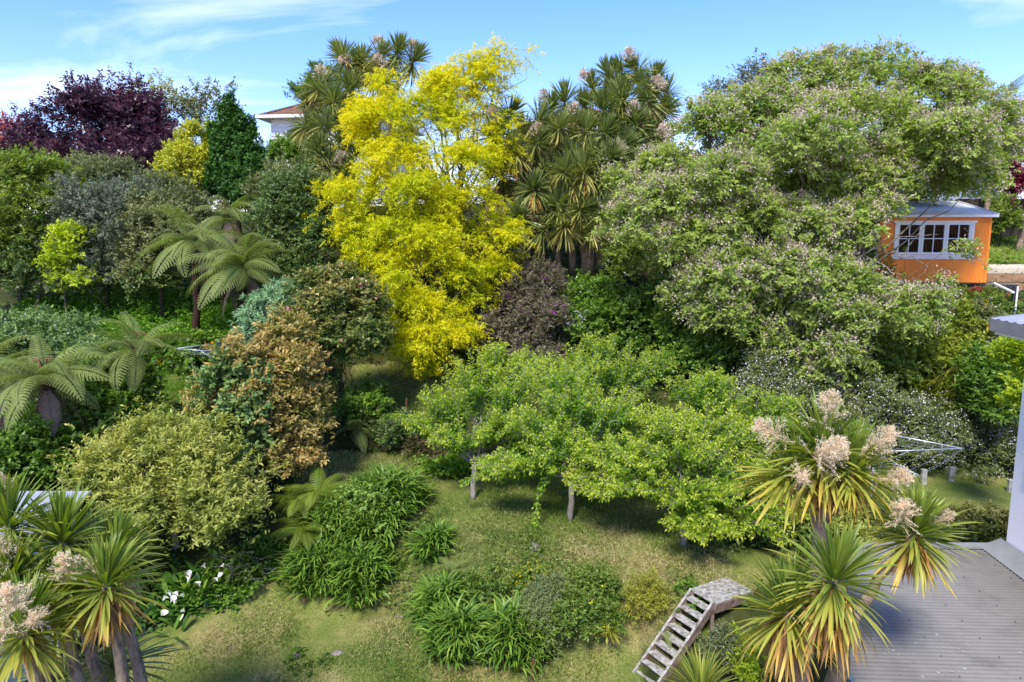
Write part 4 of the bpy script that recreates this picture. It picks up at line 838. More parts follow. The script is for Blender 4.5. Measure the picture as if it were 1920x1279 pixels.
# ------------------------------------------------------------------ golden tree
YT = [LB(840,170,27,60,40),LB(780,210,26.6,60,45),LB(720,215,26.5,50,40),LB(860,245,26.8,70,45),LB(920,180,27.2,46,42),LB(830,330,25.8,70,40),LB(760,300,26,70,40),LB(930,130,27.5,50,42),LB(870,145,27.5,60,40),LB(985,110,27.5,26,22),LB(810,190,27,70,50),LB(730,170,27,50,30),LB(890,220,27.2,80,60),LB(770,250,26.5,90,55),LB(700,250,26.3,45,45),LB(850,300,26.2,90,45),LB(935,265,27,32,50),
      LB(720,330,25.8,80,45),LB(670,390,25.2,75,45),LB(800,375,25.2,95,45),LB(880,390,25.2,72,42),LB(640,440,24.8,50,50),LB(740,440,24.6,95,50),LB(850,450,24.5,90,50),LB(940,440,25,42,42),LB(690,500,24.2,60,45),LB(780,520,23.8,80,50),LB(870,520,24,60,50),LB(740,570,23.5,65,45),LB(820,590,23.2,75,50),LB(790,650,22.8,60,36),LB(850,640,23,65,34),LB(760,640,23,45,26),LB(785,690,22.7,20,26),LB(848,685,22.8,10,26),LB(930,500,25,40,36)]
ytree = plant('golden_robinia_tree', 'tall bright yellow tree cascading down the centre of the slope', 'tree', G(875, 26.6), YT, YEL,
      K(7000, nk=5, nm=10, tr=.2, tl=.36, L=.105, Wd=.032, up=.05, rnd=.55, droop=.55, zs=.45, shell=.4, lump=.25, tipw=.35, tuftw=.45, fill=.1, bottom=-.35, sub=6, hollow=-.24, wisp=.08), BARK, None, 71, .2, ntw=260, trunk_h=3.4)
# ------------------------------------------------------------------ big lilac flowering tree
ML = [LB(1560,330,24.3,120,55),LB(1440,320,24.3,110,55),LB(1690,320,24.3,100,45),LB(1620,255,24.8,140,55),LB(1760,270,24.6,90,50),LB(1620,150,24,110,52),LB(1520,185,24,110,55),LB(1720,190,24,110,60),LB(1800,210,24,85,60),LB(1420,225,23.5,100,60),LB(1330,265,23,100,55),LB(1255,322,22.5,68,36),LB(1175,345,22.3,42,22),LB(1860,270,23.8,36,65),
      LB(1600,240,22.5,120,60),LB(1480,290,22,120,55),LB(1720,290,22.5,120,55),LB(1830,340,23,55,45),LB(1370,340,21.8,100,50),LB(1270,385,21.6,100,45),LB(1190,420,21.8,55,36),LB(1590,350,21.6,70,45),LB(1420,420,21,90,45),LB(1310,450,20.9,90,40),
      LB(1520,430,20.8,75,45),LB(1590,430,21,45,50),LB(1340,520,20.6,75,45),LB(1430,510,20.4,85,45),LB(1520,510,20.2,70,36),LB(1390,580,20.4,75,40),LB(1480,570,20.2,60,40),LB(1600,540,20,60,34),LB(1650,590,19.9,75,42),LB(1720,600,20,50,45),LB(1570,590,19.8,50,36),LB(1560,660,19.6,50,34),LB(1545,705,19.4,30,28),LB(1470,640,20.2,40,30),LB(1650,340,21.8,60,40),LB(1290,560,20.8,40,30),LB(1685,388,20.6,24,10),LB(1818,468,20.4,13,18),LB(1766,540,20.2,11,16)]
mtree = plant('lilac_flowering_tree', 'huge spreading green tree covered in faded lilac blossom', 'tree', G(1522, 21.5), ML, MEL,
      K(11500, nk=5, nm=9, tr=.2, tl=.3, L=.115, Wd=.05, up=.25, rnd=.5, droop=.3, zs=.6, shell=.4, lump=.2, tipw=.4, tuftw=.3, fill=.12, bottom=-.7, hollow=-1., spray=1.8, sub=5), BARK, None, 72, .19, ntw=330, trunk_h=1.6,
      flower=(MELF, dict(frac=.62, n=42, r=.11, L=.066, Wd=.04, off=.2)))
# bare limbs crossing in front of the shed
rng = np.random.default_rng(5); b = np.array(mtree.location); paths = []
for a, c, r in ((W(1522,560,21),W(1620,478,20.5),.09),(W(1620,478,20.5),W(1665,445,20.3),.05),(W(1620,478,20.5),W(1690,515,20.0),.05),(W(1650,462,20.4),W(1740,500,20.1),.035),(W(1690,480,20.2),W(1735,425,20.0),.03),(W(1740,500,20.1),W(1715,530,20),.02),(W(1665,445,20.3),W(1760,440,20),.025),(W(1522,620,21.2),W(1560,520,20.6),.11),(W(1522,620,21.2),W(1455,520,20.8),.12),(W(1455,520,20.8),W(1410,430,21),.09),(W(1560,520,20.6),W(1595,400,21),.08),(W(1595,400,21),W(1500,330,22),.06),(W(1595,400,21),W(1650,310,22.2),.06)):
    paths.append((curve(a - b, c - b, rng, 0, .3, 7), r*.6, r*.33))
wood(paths).build('limb', BARK, mtree, smooth=True)
# ------------------------------------------------------------------ middle slope shrubs
MG = 'shrubs on the middle slope'
plant('tibouchina_bush', 'dusky bush with purple flowers below the flowering cabbage tree', 'shrub', G(995, 24), [LB(990,545,25,60,40),LB(960,600,24.3,55,50),LB(1020,610,24.2,55,50),LB(990,660,23.6,65,45),LB(940,640,23.8,40,50),LB(1040,560,25,40,35)], TIBL, K(1800, nk=5, nm=7, tr=.14, tl=.26, L=.085, Wd=.035, shell=.4), BARK, MG, 81, .06, ntw=140, flower=(TIBF, dict(frac=.16, n=7, r=.07, L=.07, Wd=.06, off=.15)))
plant('green_creeper_mound', 'rounded mound of glossy green creeper in the centre of the slope', 'shrub', G(1150, 23.6), [LB(1120,570,24.4,60,36),LB(1180,600,24,70,45),LB(1110,620,23.6,50,45),LB(1240,590,24,60,40),LB(1180,660,23.2,60,40),LB(1290,640,23.2,60,45)], IVY, K(2100, nk=5, nm=7, tr=.15, tl=.25, L=.1, Wd=.065, lump=.22), BARKD, MG, 82, .08)
plant('dark_ivy_bank', 'dark green ivy mass under the lilac flowering tree', 'shrub', G(1340, 21.8), [LB(1290,620,22.4,60,45),LB(1350,660,22,70,60),LB(1400,620,21.8,50,50),LB(1300,690,21.6,60,40),LB(1390,710,21.2,55,40),LB(1450,670,21.4,45,50)], IVY, K(1800, nk=5, nm=7, tr=.15, tl=.25, L=.1, Wd=.065), BARKD, MG, 83, .08)
plant('white_star_shrub', 'green shrub with white flower sprays beside the cabbage tree trunks', 'shrub', G(1200, 26), [LB(1200,480,26,50,30),LB(1250,500,25.6,50,32),LB(1170,500,26,30,26),LB(1290,470,25.8,40,30)], MIDG, K(800, nk=5, nm=7, tr=.14, tl=.25, L=.09, Wd=.05), BARK, MG, 84, .05, flower=(WFL, dict(frac=.2, n=6, r=.07, L=.06, Wd=.04, off=.12)))
plant('flowering_shrub', 'mid green shrub behind the lower branches of the yellow tree', 'shrub', G(930, 26), [LB(900,540,26,60,45),LB(950,520,26.3,45,35),LB(880,600,25,50,45)], OLIVE, K(900, nk=5, nm=7, tr=.14, tl=.25, L=.09, Wd=.05), BARKD, MG, 85, .05, flower=(TIBF, dict(frac=.04, n=6, r=.06, L=.06, Wd=.05, off=.12)))
plant('olive_shrub', 'yellowish shrub under the left skirts of the cabbage tree', 'shrub', G(900, 29), [LB(880,390,29,60,40),LB(840,420,28.5,60,45),LB(930,440,28.5,40,40),LB(700,440,27.5,70,60)], OLIVE, K(900, nk=5, nm=7, tr=.14, tl=.25, L=.1, Wd=.05), BARKD, MG, 86, .05)
plant('pale_variegated_shrub', 'pale yellow green shrub behind the lilac flowering tree by the boarded house', 'shrub', G(1415, 28.5), [LB(1415,400,28.5,28,34),LB(1430,370,28.5,20,24),LB(1395,420,28.2,26,24)], PAMP, K(330, nk=5, nm=7, tr=.12, tl=.25, L=.11, Wd=.06), BARK, MG, 87, .05)
plant('hillside_thicket', 'green thicket filling the slope behind the lilac flowering tree', 'shrub', G(1480, 26), [LB(1480,470,26.5,110,50),LB(1560,500,25.6,70,50),LB(1350,420,28,90,50),LB(1600,560,24.5,60,45),LB(1440,570,25,90,40),LB(1650,375,29,100,38),LB(1765,365,29.3,70,34),LB(1540,385,28.5,90,40),LB(1830,330,31,50,50),LB(1600,330,31,120,40),LB(1720,320,31.5,90,40)], MIDG, K(2600, nk=5, nm=7, tr=.17, tl=.3, L=.12, Wd=.06), BARKD, MG, 88, .06)
# ------------------------------------------------------------------ right slope
RG = 'shrubs on the right slope'
plant('yellow_tipped_bush', 'yellow green bush below the orange shed', 'shrub', G(1760, 22), [LB(1770,610,22.4,45,30),LB(1740,640,22,45,36),LB(1790,650,22,40,30),LB(1700,660,21.6,50,36),LB(1760,690,21.4,45,30)], LM('olive_lime_leaves', (.07,.11,.015), (.15,.20,.025), (.27,.31,.035), (.4,.4,.05), transl=.3), K(1100, nk=5, nm=7, tr=.13, tl=.22, L=.09, Wd=.05), BARK, RG, 91, .05)
plant('pink_rose_bush', 'rose bush with pale orange flowers in front of the shed steps', 'shrub', G(1830, 22.6), [LB(1830,595,22.6,34,22),LB(1860,610,22.4,28,22),LB(1840,625,22.2,34,18)], OLIVE, K(420, nk=5, nm=7, tr=.12, tl=.2, L=.075, Wd=.045), BARK, RG, 92, .03, flower=(OFL, dict(frac=.09, n=5, r=.035, L=.06, Wd=.06, off=.1)))
plant('round_rhododendron', 'rounded fresh green bush beside the grey eave at right', 'shrub', G(1850, 19.6), [LB(1850,690,19.8,40,30),LB(1880,730,19.4,40,40),LB(1830,730,19.4,30,30),LB(1850,770,19.2,45,30)], IVY, K(700, nk=5, nm=7, tr=.13, tl=.22, L=.11, Wd=.055), BARK, RG, 93, .05, flower=(YFL, dict(frac=.04, n=5, r=.04, L=.06, Wd=.06, off=.1)))
plant('golden_hedge_bush', 'golden yellow conifer bush under the grey eave at the right edge', 'shrub', G(1905, 15.5), [LB(1915,660,15.5,36,22),LB(1930,700,15.4,30,36),LB(1925,745,15.3,22,30)], LIME, K(420, nk=5, nm=7, tr=.1, tl=.22, L=.09, Wd=.035, up=.4), BARK, RG, 94, .05)
plant('flower_bed', 'mixed low bed with purple flowers beside the shed handrail', 'flower bed', G(1835, 24.2), [LB(1770,570,24.2,40,18),LB(1830,575,24,45,18),LB(1880,590,23.6,30,16)], MIDG, K(420, nk=5, nm=6, tr=.12, tl=.2, L=.1, Wd=.05), BARK, RG, 95, .03, limbs=False, flower=(TIBF, dict(frac=.03, n=8, r=.06, L=.06, Wd=.05, off=.12)))
plant('red_leaf_shrub', 'low dark red leaved shrub at the foot of the shed base', 'shrub', G(1820, 24.3), [LB(1818,562,24.3,24,12),LB(1845,566,24.2,16,10)], REDL, K(130, nk=5, nm=6, tr=.1, tl=.18, L=.09, Wd=.045), BARK, RG, 96, .02)
plant('crimson_maple', 'crimson leaved maple at the right edge beside the orange shed', 'tree', G(1912, 30), [LB(1912,320,30,22,30),LB(1930,360,30,36,28),LB(1890,350,30,24,12)], CRIM, K(260, nk=5, nm=7, tr=.15, tl=.3, L=.11, Wd=.06), BARKD, RG, 97, .06)
plant('soft_green_shrub', 'soft green bushes on the slope under the lilac flowering tree', 'shrub', G(1640, 21), [LB(1620,650,21.2,60,30),LB(1680,640,21.6,45,30),LB(1590,700,20.6,50,30),LB(1650,690,20.8,50,24),LB(1480,720,20.6,45,30)], MIDG, K(900, nk=5, nm=7, tr=.14, tl=.25, L=.1, Wd=.05), BARKD, RG, 98, .05)
DG = 'white flowering daisy hedge bushes'
for i, (nm, lb, Y, ls) in enumerate((('daisy_bush', 'white flowering bush at the left end of the daisy hedge', 19.6, [LB(1440,700,20.2,40,36),LB(1420,740,19.8,40,34),LB(1480,740,19.6,45,34)]),
      ('daisy_bush', 'white flowering bush right behind the top cabbage tree plume', 19.6, [LB(1560,740,19.9,50,34),LB(1620,750,19.8,50,36),LB(1590,790,19.5,60,30)]),
      ('daisy_bush', 'white flowering bush behind the clothesline arm', 19.7, [LB(1680,790,20,55,40),LB(1740,810,19.8,55,45),LB(1700,840,19.5,60,26)]),
      ('daisy_bush', 'white flowering bush at the right end of the daisy hedge', 19.6, [LB(1800,800,20,50,45),LB(1860,810,19.8,50,50),LB(1820,860,19.4,60,36),LB(1890,860,19.3,40,40)]))):
    c = np.array(ls).mean(0); plant(nm, lb, 'shrub', (c[0], Y, tz(c[0], Y)), ls, DAISY, K(900, nk=5, nm=7, tr=.13, tl=.24, L=.075, Wd=.03, up=.3), BARKD, DG, 101 + i, .05, flower=(WFL, dict(frac=.6, n=15, r=.16, L=.036, Wd=.036, off=.14)))
plant('low_box_hedge', 'low bronze green hedge behind the grey lean-to roof', 'hedge', G(1830, 14.2), [LB(1760,1000,14,50,30),LB(1830,1000,14,50,30),LB(1890,1000,14,40,30),LB(1640,985,14.2,50,24),LB(1700,995,14.1,40,24)], LM('bronze_green_leaves', (.05,.07,.015), (.1,.12,.025), (.18,.17,.045), (.27,.2,.07), transl=.25), K(800, nk=5, nm=7, tr=.1, tl=.16, L=.06, Wd=.035), BARKD, None, 99, .04)
plant('low_yellow_shrub', 'small yellowish shrub under the cabbage tree near the right lawn', 'shrub', G(1590, 13.8), [LB(1590,990,13.8,34,26),LB(1560,1000,13.6,26,20)], YGREEN, K(160, nk=5, nm=7, tr=.1, tl=.18, L=.08, Wd=.035), BARKD, None, 100, .03)
# feathery arching shrub
rng = np.random.default_rng(31); b = G(1740, 20.5); n = 520
pos = np.stack([rng.normal(size=n)*.75, rng.normal(size=n)*.3, rng.random(n)*.9 + .2], 1)
e = empty('arching_broom_shrub', b, 'olive feathery shrub with arching stems above the daisy hedge', 'shrub', RG)
link('foliage', npmesh('foliage', *straps(pos, rng.uniform(0, 6.28, n), rng.uniform(.5, 1.4, n), rng.uniform(.4, 1.6, n), rng.uniform(.9, 1.7, n), rng.uniform(.04, .08, n), rng.random(n), 4)), LM('broom_leaves', (.05,.08,.01), (.1,.14,.018), (.18,.2,.03), (.28,.27,.05), transl=.25), e)

# ================================================================== fruit trees: long leafy shoots
def shoot_leaves(rng, pts, dens, rad, L, Wd, young=.5):
    pts = np.asarray(pts); seg = np.linalg.norm(np.diff(pts, axis=0), axis=1); tot = seg.sum(); n = max(6, int(dens*tot))
    t = rng.random(n)*.98; s = t*(len(pts) - 1); i = s.astype(int); f = (s - i)[:, None]
    p = pts[i]*(1 - f) + pts[np.minimum(i + 1, len(pts) - 1)]*f; d = nrmz(pts[np.minimum(i + 1, len(pts) - 1)] - pts[i])
    rv = nrmz(np.cross(d, rng.normal(size=(n, 3)))); p = p + rv*rad*rng.random((n, 1))
    ax = nrmz(d*.6 + rv*.9 + rng.normal(size=(n, 3))*.2 - ZUP*.1); nr = ZUP*.9 + rv*.2 + rng.normal(size=(n, 3))*.4
    sz = rng.uniform(.65, 1.3, n)*(1.12 - .35*t); tint = np.clip(.12 + young*t**1.5 + .35*rng.random(n), 0, 1)
    return leaf_arrays(p, ax, nr, L*sz, Wd*sz, tint)
BARKP = surf('pale_grey_bark', (.16,.14,.12), (.36,.33,.3), 9, .9, .5, None, (1,1,.3))
def fruit_tree(label, foot, fork_h, lobes, seed, mat, nshoot, upw=.7, hang=None, dens=105):
    b = np.array(foot, float); e = empty('fruit_tree', b, label, 'tree', 'young green fruit trees on the upper lawn'); rng = np.random.default_rng(seed)
    fork = np.array((.03, .02, fork_h)); paths = [(curve((0, 0, -.1), fork, rng, wob=.08, k=5), .085, .065)]; A = []
    for l in lobes:
        c = np.array(l[:3]) - b; R = np.array(l[3:])*np.array((1.22, 1.15, .85)); limb = curve(fork, c, rng, wob=.3, k=8, lift=.08); paths.append((limb, .045, .018))
        A.append(shoot_leaves(rng, limb[3:], dens*.5, .16, .085, .045, .2))
        for j in range(nshoot):
            f = rng.uniform(.35, 1); k = f*(len(limb) - 1); i = min(int(k), len(limb) - 2); s = limb[i] + (limb[i+1] - limb[i])*(k - i)
            d = nrmz(rng.normal(size=3)*np.array((1.2, 1.2, .7)) + np.array((0, 0, upw)) + (c - fork)/np.linalg.norm(c - fork)*1.0); tgt = c + d*R*rng.uniform(.75, 1.4)
            pts = curve(s, tgt, rng, wob=.22, k=6, lift=-.06); paths.append((pts, .014, .004)); A.append(shoot_leaves(rng, pts[1:], dens*1.15, .07, .084, .044, .7))
    if hang is not None:
        for h in hang:
            pts = np.array(h) - b; paths.append((pts, .016, .004)); A.append(shoot_leaves(rng, pts, 170, .07, .08, .045, .5))
    link('crown', npmesh('crown', *join(*A)), mat, e); wood(paths, 6).build('trunk', BARKP, e, smooth=True); return e
fruit_tree('leftmost young fruit tree with upright leafy shoots', G(887, 17), .9, [LB(840,770,17.3,50,55),LB(900,730,17.6,55,70),LB(860,830,16.8,60,45),LB(960,740,17.4,55,65),LB(930,810,16.8,60,50),LB(800,800,17.3,30,30),LB(985,690,18,40,45),LB(930,690,18,25,50),LB(1000,830,16.8,40,40)], 111, PLUM, 30,
           hang=[[W(860,840,16.8),W(800,800,16.9),W(760,785,17),W(735,778,17)]])
fruit_tree('fruit tree with a pale trunk and one leafy shoot hanging down', G(1070, 15.9), 1.0, [LB(1010,800,16.2,60,55),LB(1080,780,16.4,65,65),LB(1000,870,15.6,65,36),LB(1120,850,15.7,75,45),LB(950,880,15.7,50,28),LB(1060,720,17,60,50),LB(1150,780,16.3,60,55),LB(1180,840,15.9,55,45),LB(1060,840,15.8,60,45)], 112, PLUM, 30,
           hang=[[W(1060,870,15.5),W(1025,895,15.4),W(1008,930,15.4),W(1003,990,15.4)], [W(960,880,15.7),W(915,885,15.8),W(880,900,15.9),W(862,910,15.9)]])
fruit_tree('spreading fruit tree with yellow green tips nearest the steps', G(1280, 14.7), 1.0, [LB(1180,860,15,75,40),LB(1270,850,14.8,80,50),LB(1360,880,14.7,75,50),LB(1300,920,14.3,80,40),LB(1200,900,14.6,70,36),LB(1420,930,14.6,65,40),LB(1400,970,14.3,70,36),LB(1310,970,13.9,70,26),LB(1250,800,15.4,60,45),LB(1340,810,15.4,60,50),LB(1130,900,15,55,26),LB(1460,890,15,45,36),LB(1470,955,14.5,45,30)], 113, PLUML, 32, upw=.25)
fruit_tree('back fruit tree between the plum rows with shoots reaching up', G(1145, 19.2), 1.1, [LB(1090,690,19.4,60,45),LB(1150,720,19.2,60,55),LB(1200,700,19.2,50,50),LB(1050,720,19,55,50),LB(1130,660,19.8,40,36)], 114, PLUM, 24)
fruit_tree('rightmost fruit tree reaching towards the flowering cabbage tree', G(1345, 17.2), 1.0, [LB(1300,740,17.6,60,45),LB(1360,770,17.3,65,50),LB(1290,800,17,60,45),LB(1430,790,17.2,60,40),LB(1400,830,16.8,60,40),LB(1340,720,17.8,30,30),LB(1460,760,17.4,36,24)], 115, PLUM, 24)
plant('leafy_mound_shrub', 'dark leafy shrub under the spreading fruit tree by the cabbage trunk', 'shrub', G(1450, 14.8), [LB(1440,1000,14.8,50,30),LB(1480,985,15,40,30),LB(1390,1005,14.8,36,20)], DARKG, K(360, nk=5, nm=7, tr=.12, tl=.2, L=.09, Wd=.05), BARKD, None, 116, .04)
# scrub bank behind the lawn
plant('lavender_daisy_clump', 'dark clump with pale lavender flowers on the little bank', 'shrub', G(740, 20.2), [LB(725,815,20.1,28,22),LB(760,825,20.1,34,24),LB(745,800,20.4,26,18)], DARKG, K(360, nk=5, nm=7, tr=.1, tl=.18, L=.07, Wd=.035), BARKD, None, 117, .03, flower=(LFL, dict(frac=.16, n=4, r=.03, L=.05, Wd=.05, off=.12)))
plant('lavender_mallow', 'leafy mallow with lavender flowers above the ponga fern', 'shrub', G(675, 20.6), [LB(670,765,20.7,34,24),LB(700,775,20.6,26,26),LB(650,780,20.6,26,20),LB(690,745,21,24,16)], IVY, K(360, nk=5, nm=7, tr=.12, tl=.2, L=.1, Wd=.06), BARKD, None, 118, .03, flower=(LFL, dict(frac=.07, n=4, r=.03, L=.06, Wd=.06, off=.12)))
plant('bank_bramble', 'brownish scrub along the small bank below the leftmost fruit tree', 'shrub', G(830, 20), [LB(790,840,20,36,18),LB(840,850,19.9,40,18),LB(900,850,19.8,50,16),LB(820,810,20.3,30,18)], LM('bramble_leaves', (.05,.06,.02), (.09,.09,.03), (.13,.10,.05), (.18,.11,.07)), K(330, nk=5, nm=6, tr=.12, tl=.2, L=.075, Wd=.035), BARKD, None, 119, .03)
plant('creeping_plant', 'low green creeper under the leftmost fruit tree', 'shrub', G(860, 18.6), [LB(810,878,18.8,30,10),LB(850,885,18.6,40,12),LB(890,880,18.6,36,10)], PLUM, K(200, nk=4, nm=6, tr=.1, tl=.15, L=.08, Wd=.05), BARKD, None, 120, .02)

plant('ridge_thicket', 'dark thicket on the ridge behind the tree ferns', 'shrub', G(470, 33), [LB(420,390,33,60,40),LB(480,400,32.5,60,40),LB(540,400,32,50,50),LB(360,400,33,50,36),LB(620,370,32,50,50)], DARKG, K(900, nk=5, nm=7, tr=.18, tl=.35, L=.14, Wd=.07), BARKD, HG, 130, .08)
plant('garden_hedge', 'green hedge on the ridge behind the cabbage trees', 'hedge', G(1000, 34.5), [LB(960,385,34.5,60,30),LB(1050,380,34.5,60,30),LB(1150,360,34.5,70,40),LB(1250,350,34,60,40),LB(1320,350,34,60,40)], MIDG, K(700, nk=5, nm=7, tr=.18, tl=.35, L=.14, Wd=.07), BARKD, MG, 131, .08)
plant('fence_shrub', 'green shrub growing against the brown fence behind the shed', 'shrub', G(1875, 29.8), [LB(1860,410,29.8,24,24),LB(1885,425,29.7,22,16),LB(1880,390,29.8,14,16)], MIDG, K(360, nk=5, nm=7, tr=.12, tl=.22, L=.1, Wd=.05), BARKD, RG, 132, .03)
# ================================================================== strap-leaved plants
CABL = LM('cabbage_leaves', (.17,.25,.03), (.15,.215,.04), (.33,.34,.06), (.54,.37,.06), transl=.3, rough=.4, spec=.4)
CABB = LM('dark_cabbage_leaves', (.065,.105,.03), (.13,.175,.05), (.24,.26,.075), (.42,.34,.1), transl=.2, rough=.4, spec=.4)
DEADL = LM('dead_strap_leaves', (.11,.06,.03), (.28,.15,.05), (.46,.26,.055), (.52,.36,.09), transl=.2, rough=.7)
PANI = LM('cream_flower_panicle', (.42,.32,.19), (.58,.47,.32), (.69,.59,.43), (.77,.69,.54), transl=.3, spec=.1)
PANID = LM('faded_flower_panicle', (.36,.28,.21), (.50,.41,.33), (.61,.52,.43), (.69,.61,.52), transl=.3, spec=.1)
AGAP = LM('agapanthus_leaves', (.035,.085,.012), (.075,.16,.02), (.15,.25,.032), (.28,.36,.06), transl=.25, rough=.42, spec=.35)
def rosette(seed, n, L, Wd, k=4, lo=-75, hi=86, tintlo=0., vf=0., df=1.):
    rng = np.random.default_rng(seed); u = (np.arange(n) + rng.random(n))/n           # 0 centre .. 1 outer
    el = np.radians(hi - (hi - lo)*u**1.15 + rng.normal(size=n)*6); az = np.arange(n)*2.39996 + rng.normal(size=n)*.25
    dr = np.radians(np.clip(18 + 55*np.sin(np.clip(u*1.5, 0, 1.57)) + rng.normal(size=n)*14, 2, 110)); dr *= np.where(el < -.4, .5, 1)*df
    ln = L*np.clip(.72 + .5*u - .25*u**2 + rng.normal(size=n)*.07, .45, 1.2)
    tint = np.clip(tintlo + .2 + .5*u**2.0 + rng.normal(size=n)*.09, 0, 1)
    pos = np.stack([np.cos(az)*.05, np.sin(az)*.05, .12 - .3*u], 1)*np.array((1, 1, 1))
    return straps(pos, az, el, dr, ln, Wd*rng.uniform(.75, 1.2, n), tint, k, 1.6, .22, rng.normal(size=n)*.25, vf)
def panicle(seed, L=.6, nb=34, nf=20, fs=.022):
    rng = np.random.default_rng(seed); A = []; P = []; n = nb*nf
    u = rng.random(nb)**.8; az = rng.random(nb)*6.28; bl = L*(.5*(1 - u) + .13); s = np.stack([np.zeros(nb), np.zeros(nb), u*L*.9], 1)
    el = np.radians(rng.uniform(5, 60, nb)); d = np.stack([np.cos(az)*np.cos(el), np.sin(az)*np.cos(el), np.sin(el)], 1)
    t = np.linspace(.1, 1, nf)[None, :, None]; p = (s[:, None] + d[:, None]*t*bl[:, None, None] + rng.normal(size=(nb, nf, 3))*.012).reshape(-1, 3)
    ax = nrmz(rng.normal(size=p.shape)*.55 + np.repeat(d, nf, 0)*1.1); nr = nrmz(rng.normal(size=p.shape) + ZUP*.5); sz = rng.uniform(.7, 1.5, len(p))
    V, F, T = leaf_arrays(p, ax, nr, fs*2.6*sz, fs*.75*sz, np.clip(.25 + .75*rng.random(len(p)), 0, 1))
    st = straps(s, az, el, np.full(nb, .25), bl, np.full(nb, .012), np.full(nb, .15), 2)
    tri = np.concatenate([st[1][:, [0, 1, 2]], st[1][:, [0, 2, 3]]])
    return join((V, F, T), (st[0], tri, st[2]))
BACKROS = [npmesh('leaf_head', *rosette(200 + i, 190, .84, .055, 3, -70, 86, .04, 0, .5)) for i in range(5)]
BACKPAN = [npmesh('flower_panicle', *panicle(220 + i, .85, 30, 12, .05)) for i in range(3)]
for m in BACKROS: m.materials.append(CABB)
for m in BACKPAN: m.materials.append(PANID)
SKIRT = [npmesh('dead_leaf_skirt', *(lambda rng, n: straps(np.stack([rng.normal(size=n)*.07, rng.normal(size=n)*.07, -rng.random(n)*.25], 1), rng.random(n)*6.28, np.radians(rng.uniform(-80, -35, n)), rng.uniform(.1, .7, n), rng.uniform(.5, .9, n), rng.uniform(.03, .05, n), rng.random(n), 3))(np.random.default_rng(240 + i), 46)) for i in range(2)]
for m in SKIRT: m.materials.append(DEADL)
def back_cabbage(label, foot, heads, seed, stems, pan=.3, panmat=PANI, sc=1.12):
    """heads: world points of the leaf heads; stems: trunks from the foot to fork points"""
    b = np.array(foot, float); e = empty('cabbage_tree', b, label, 'tree', 'tall cabbage trees on the ridge'); rng = np.random.default_rng(seed); paths = []; S = []
    for off, top, r in stems:
        pts = curve(np.array(off), np.array(top) - b, rng, wob=.14, k=7); paths.append((pts, r, r*.6)); S.append(pts)
    al = np.concatenate([s[2:] for s in S])
    for h in heads:
        h = np.array(h) - b; cand = al[al[:, 2] < h[2] - .25]
        if len(cand) == 0: cand = al
        j = np.argmin(np.linalg.norm(cand - h, axis=1)); paths.append((curve(cand[j], h, rng, wob=.2, k=5, lift=-.06), .07, .05))
        s = sc*rng.uniform(.88, 1.12); i = rng.integers(5)
        out = nrmz(np.array((h[0], h[1], 1.5))[None])[0]; tilt = (.35 - out[1]*.3 + rng.normal()*.15, out[0]*.55 + rng.normal()*.15, rng.random()*6.28)
        ro = link('leaf_head', BACKROS[i], None, e, h, tilt, s)
        if rng.random() < .4: link('dead_leaf_skirt', SKIRT[rng.integers(2)], None, e, h - np.array((0, 0, .12)), (0, 0, rng.random()*6), s)
        if rng.random() < pan:
            m = BACKPAN[rng.integers(3)]; 
            if not m.materials: m.materials.append(panmat)
            link('flower_panicle', m, None, e, h + np.array((rng.normal()*.15, -.1, .18)), (rng.normal()*.5, rng.normal()*.5, rng.random()*6), s*rng.uniform(.65, .95))
    wood(paths, 7).build('trunk', BARKC, e, smooth=True); return e
rng = np.random.default_rng(77)
H1 = [(955,215,28.3),(985,250,28),(1005,300,27.6),(940,330,28.5),(1035,205,28.5),(1060,190,28.6),(1075,230,28),(1040,265,27.6),(1075,290,27.2),(1025,330,27.2),(985,330,27.8),(1110,165,29),(1140,140,29.2),(1165,135,29.2),(1195,130,29.2),(1225,150,29.2),(1250,175,29),(1245,210,28.7),(1215,190,28.2),(1165,185,28.2),(1130,205,28),(1100,245,27.5),(1135,250,27.3),(1190,235,27.8),(1225,245,28),(1115,295,27),(1165,280,27.3),(1195,275,27.5),(1075,345,26.8),(1115,345,26.8),(1050,385,26.6),(1090,390,26.5),(1125,400,26.6),(1025,400,26.8),(1150,340,27.3),(980,370,27.8),(1020,430,26.7),(1095,200,28.6),(1150,165,28.8),(1210,160,28.6),(930,255,26.9),(965,285,26.8),(940,300,27),(1000,355,26.6),(1010,225,27.4),(1050,240,27.2),(1005,270,27),(1060,320,26.6),(1095,320,26.6),(1145,300,26.8),(1060,420,26.4),(1110,430,26.5),(975,410,26.6),(1180,310,27.2),(1235,280,27.6)]
hr_ = np.random.default_rng(99)
for _ in range(22):
    a_, b_ = H1[hr_.integers(len(H1))], H1[hr_.integers(len(H1))]
    if abs(a_[0] - b_[0]) + abs(a_[1] - b_[1]) < 130: H1.append(((a_[0] + b_[0])/2 + hr_.normal()*12, (a_[1] + b_[1])/2 + hr_.normal()*10, (a_[2] + b_[2])/2 + .3))
back_cabbage('flowering cabbage tree with many spiky heads right of the yellow tree', G(1100, 27.6), [W(*h) for h in H1], 301,
   [((0,0,-.2), W(1105,300,27.9), .3),((-.9,-.2,-.3), W(1010,350,27.8), .14),((.5,.1,-.2), W(1200,260,28.2), .24),((.3,.2,-.1), W(1150,230,28.6), .22),((-.5,.1,-.2), W(1050,280,28), .16)], .3)
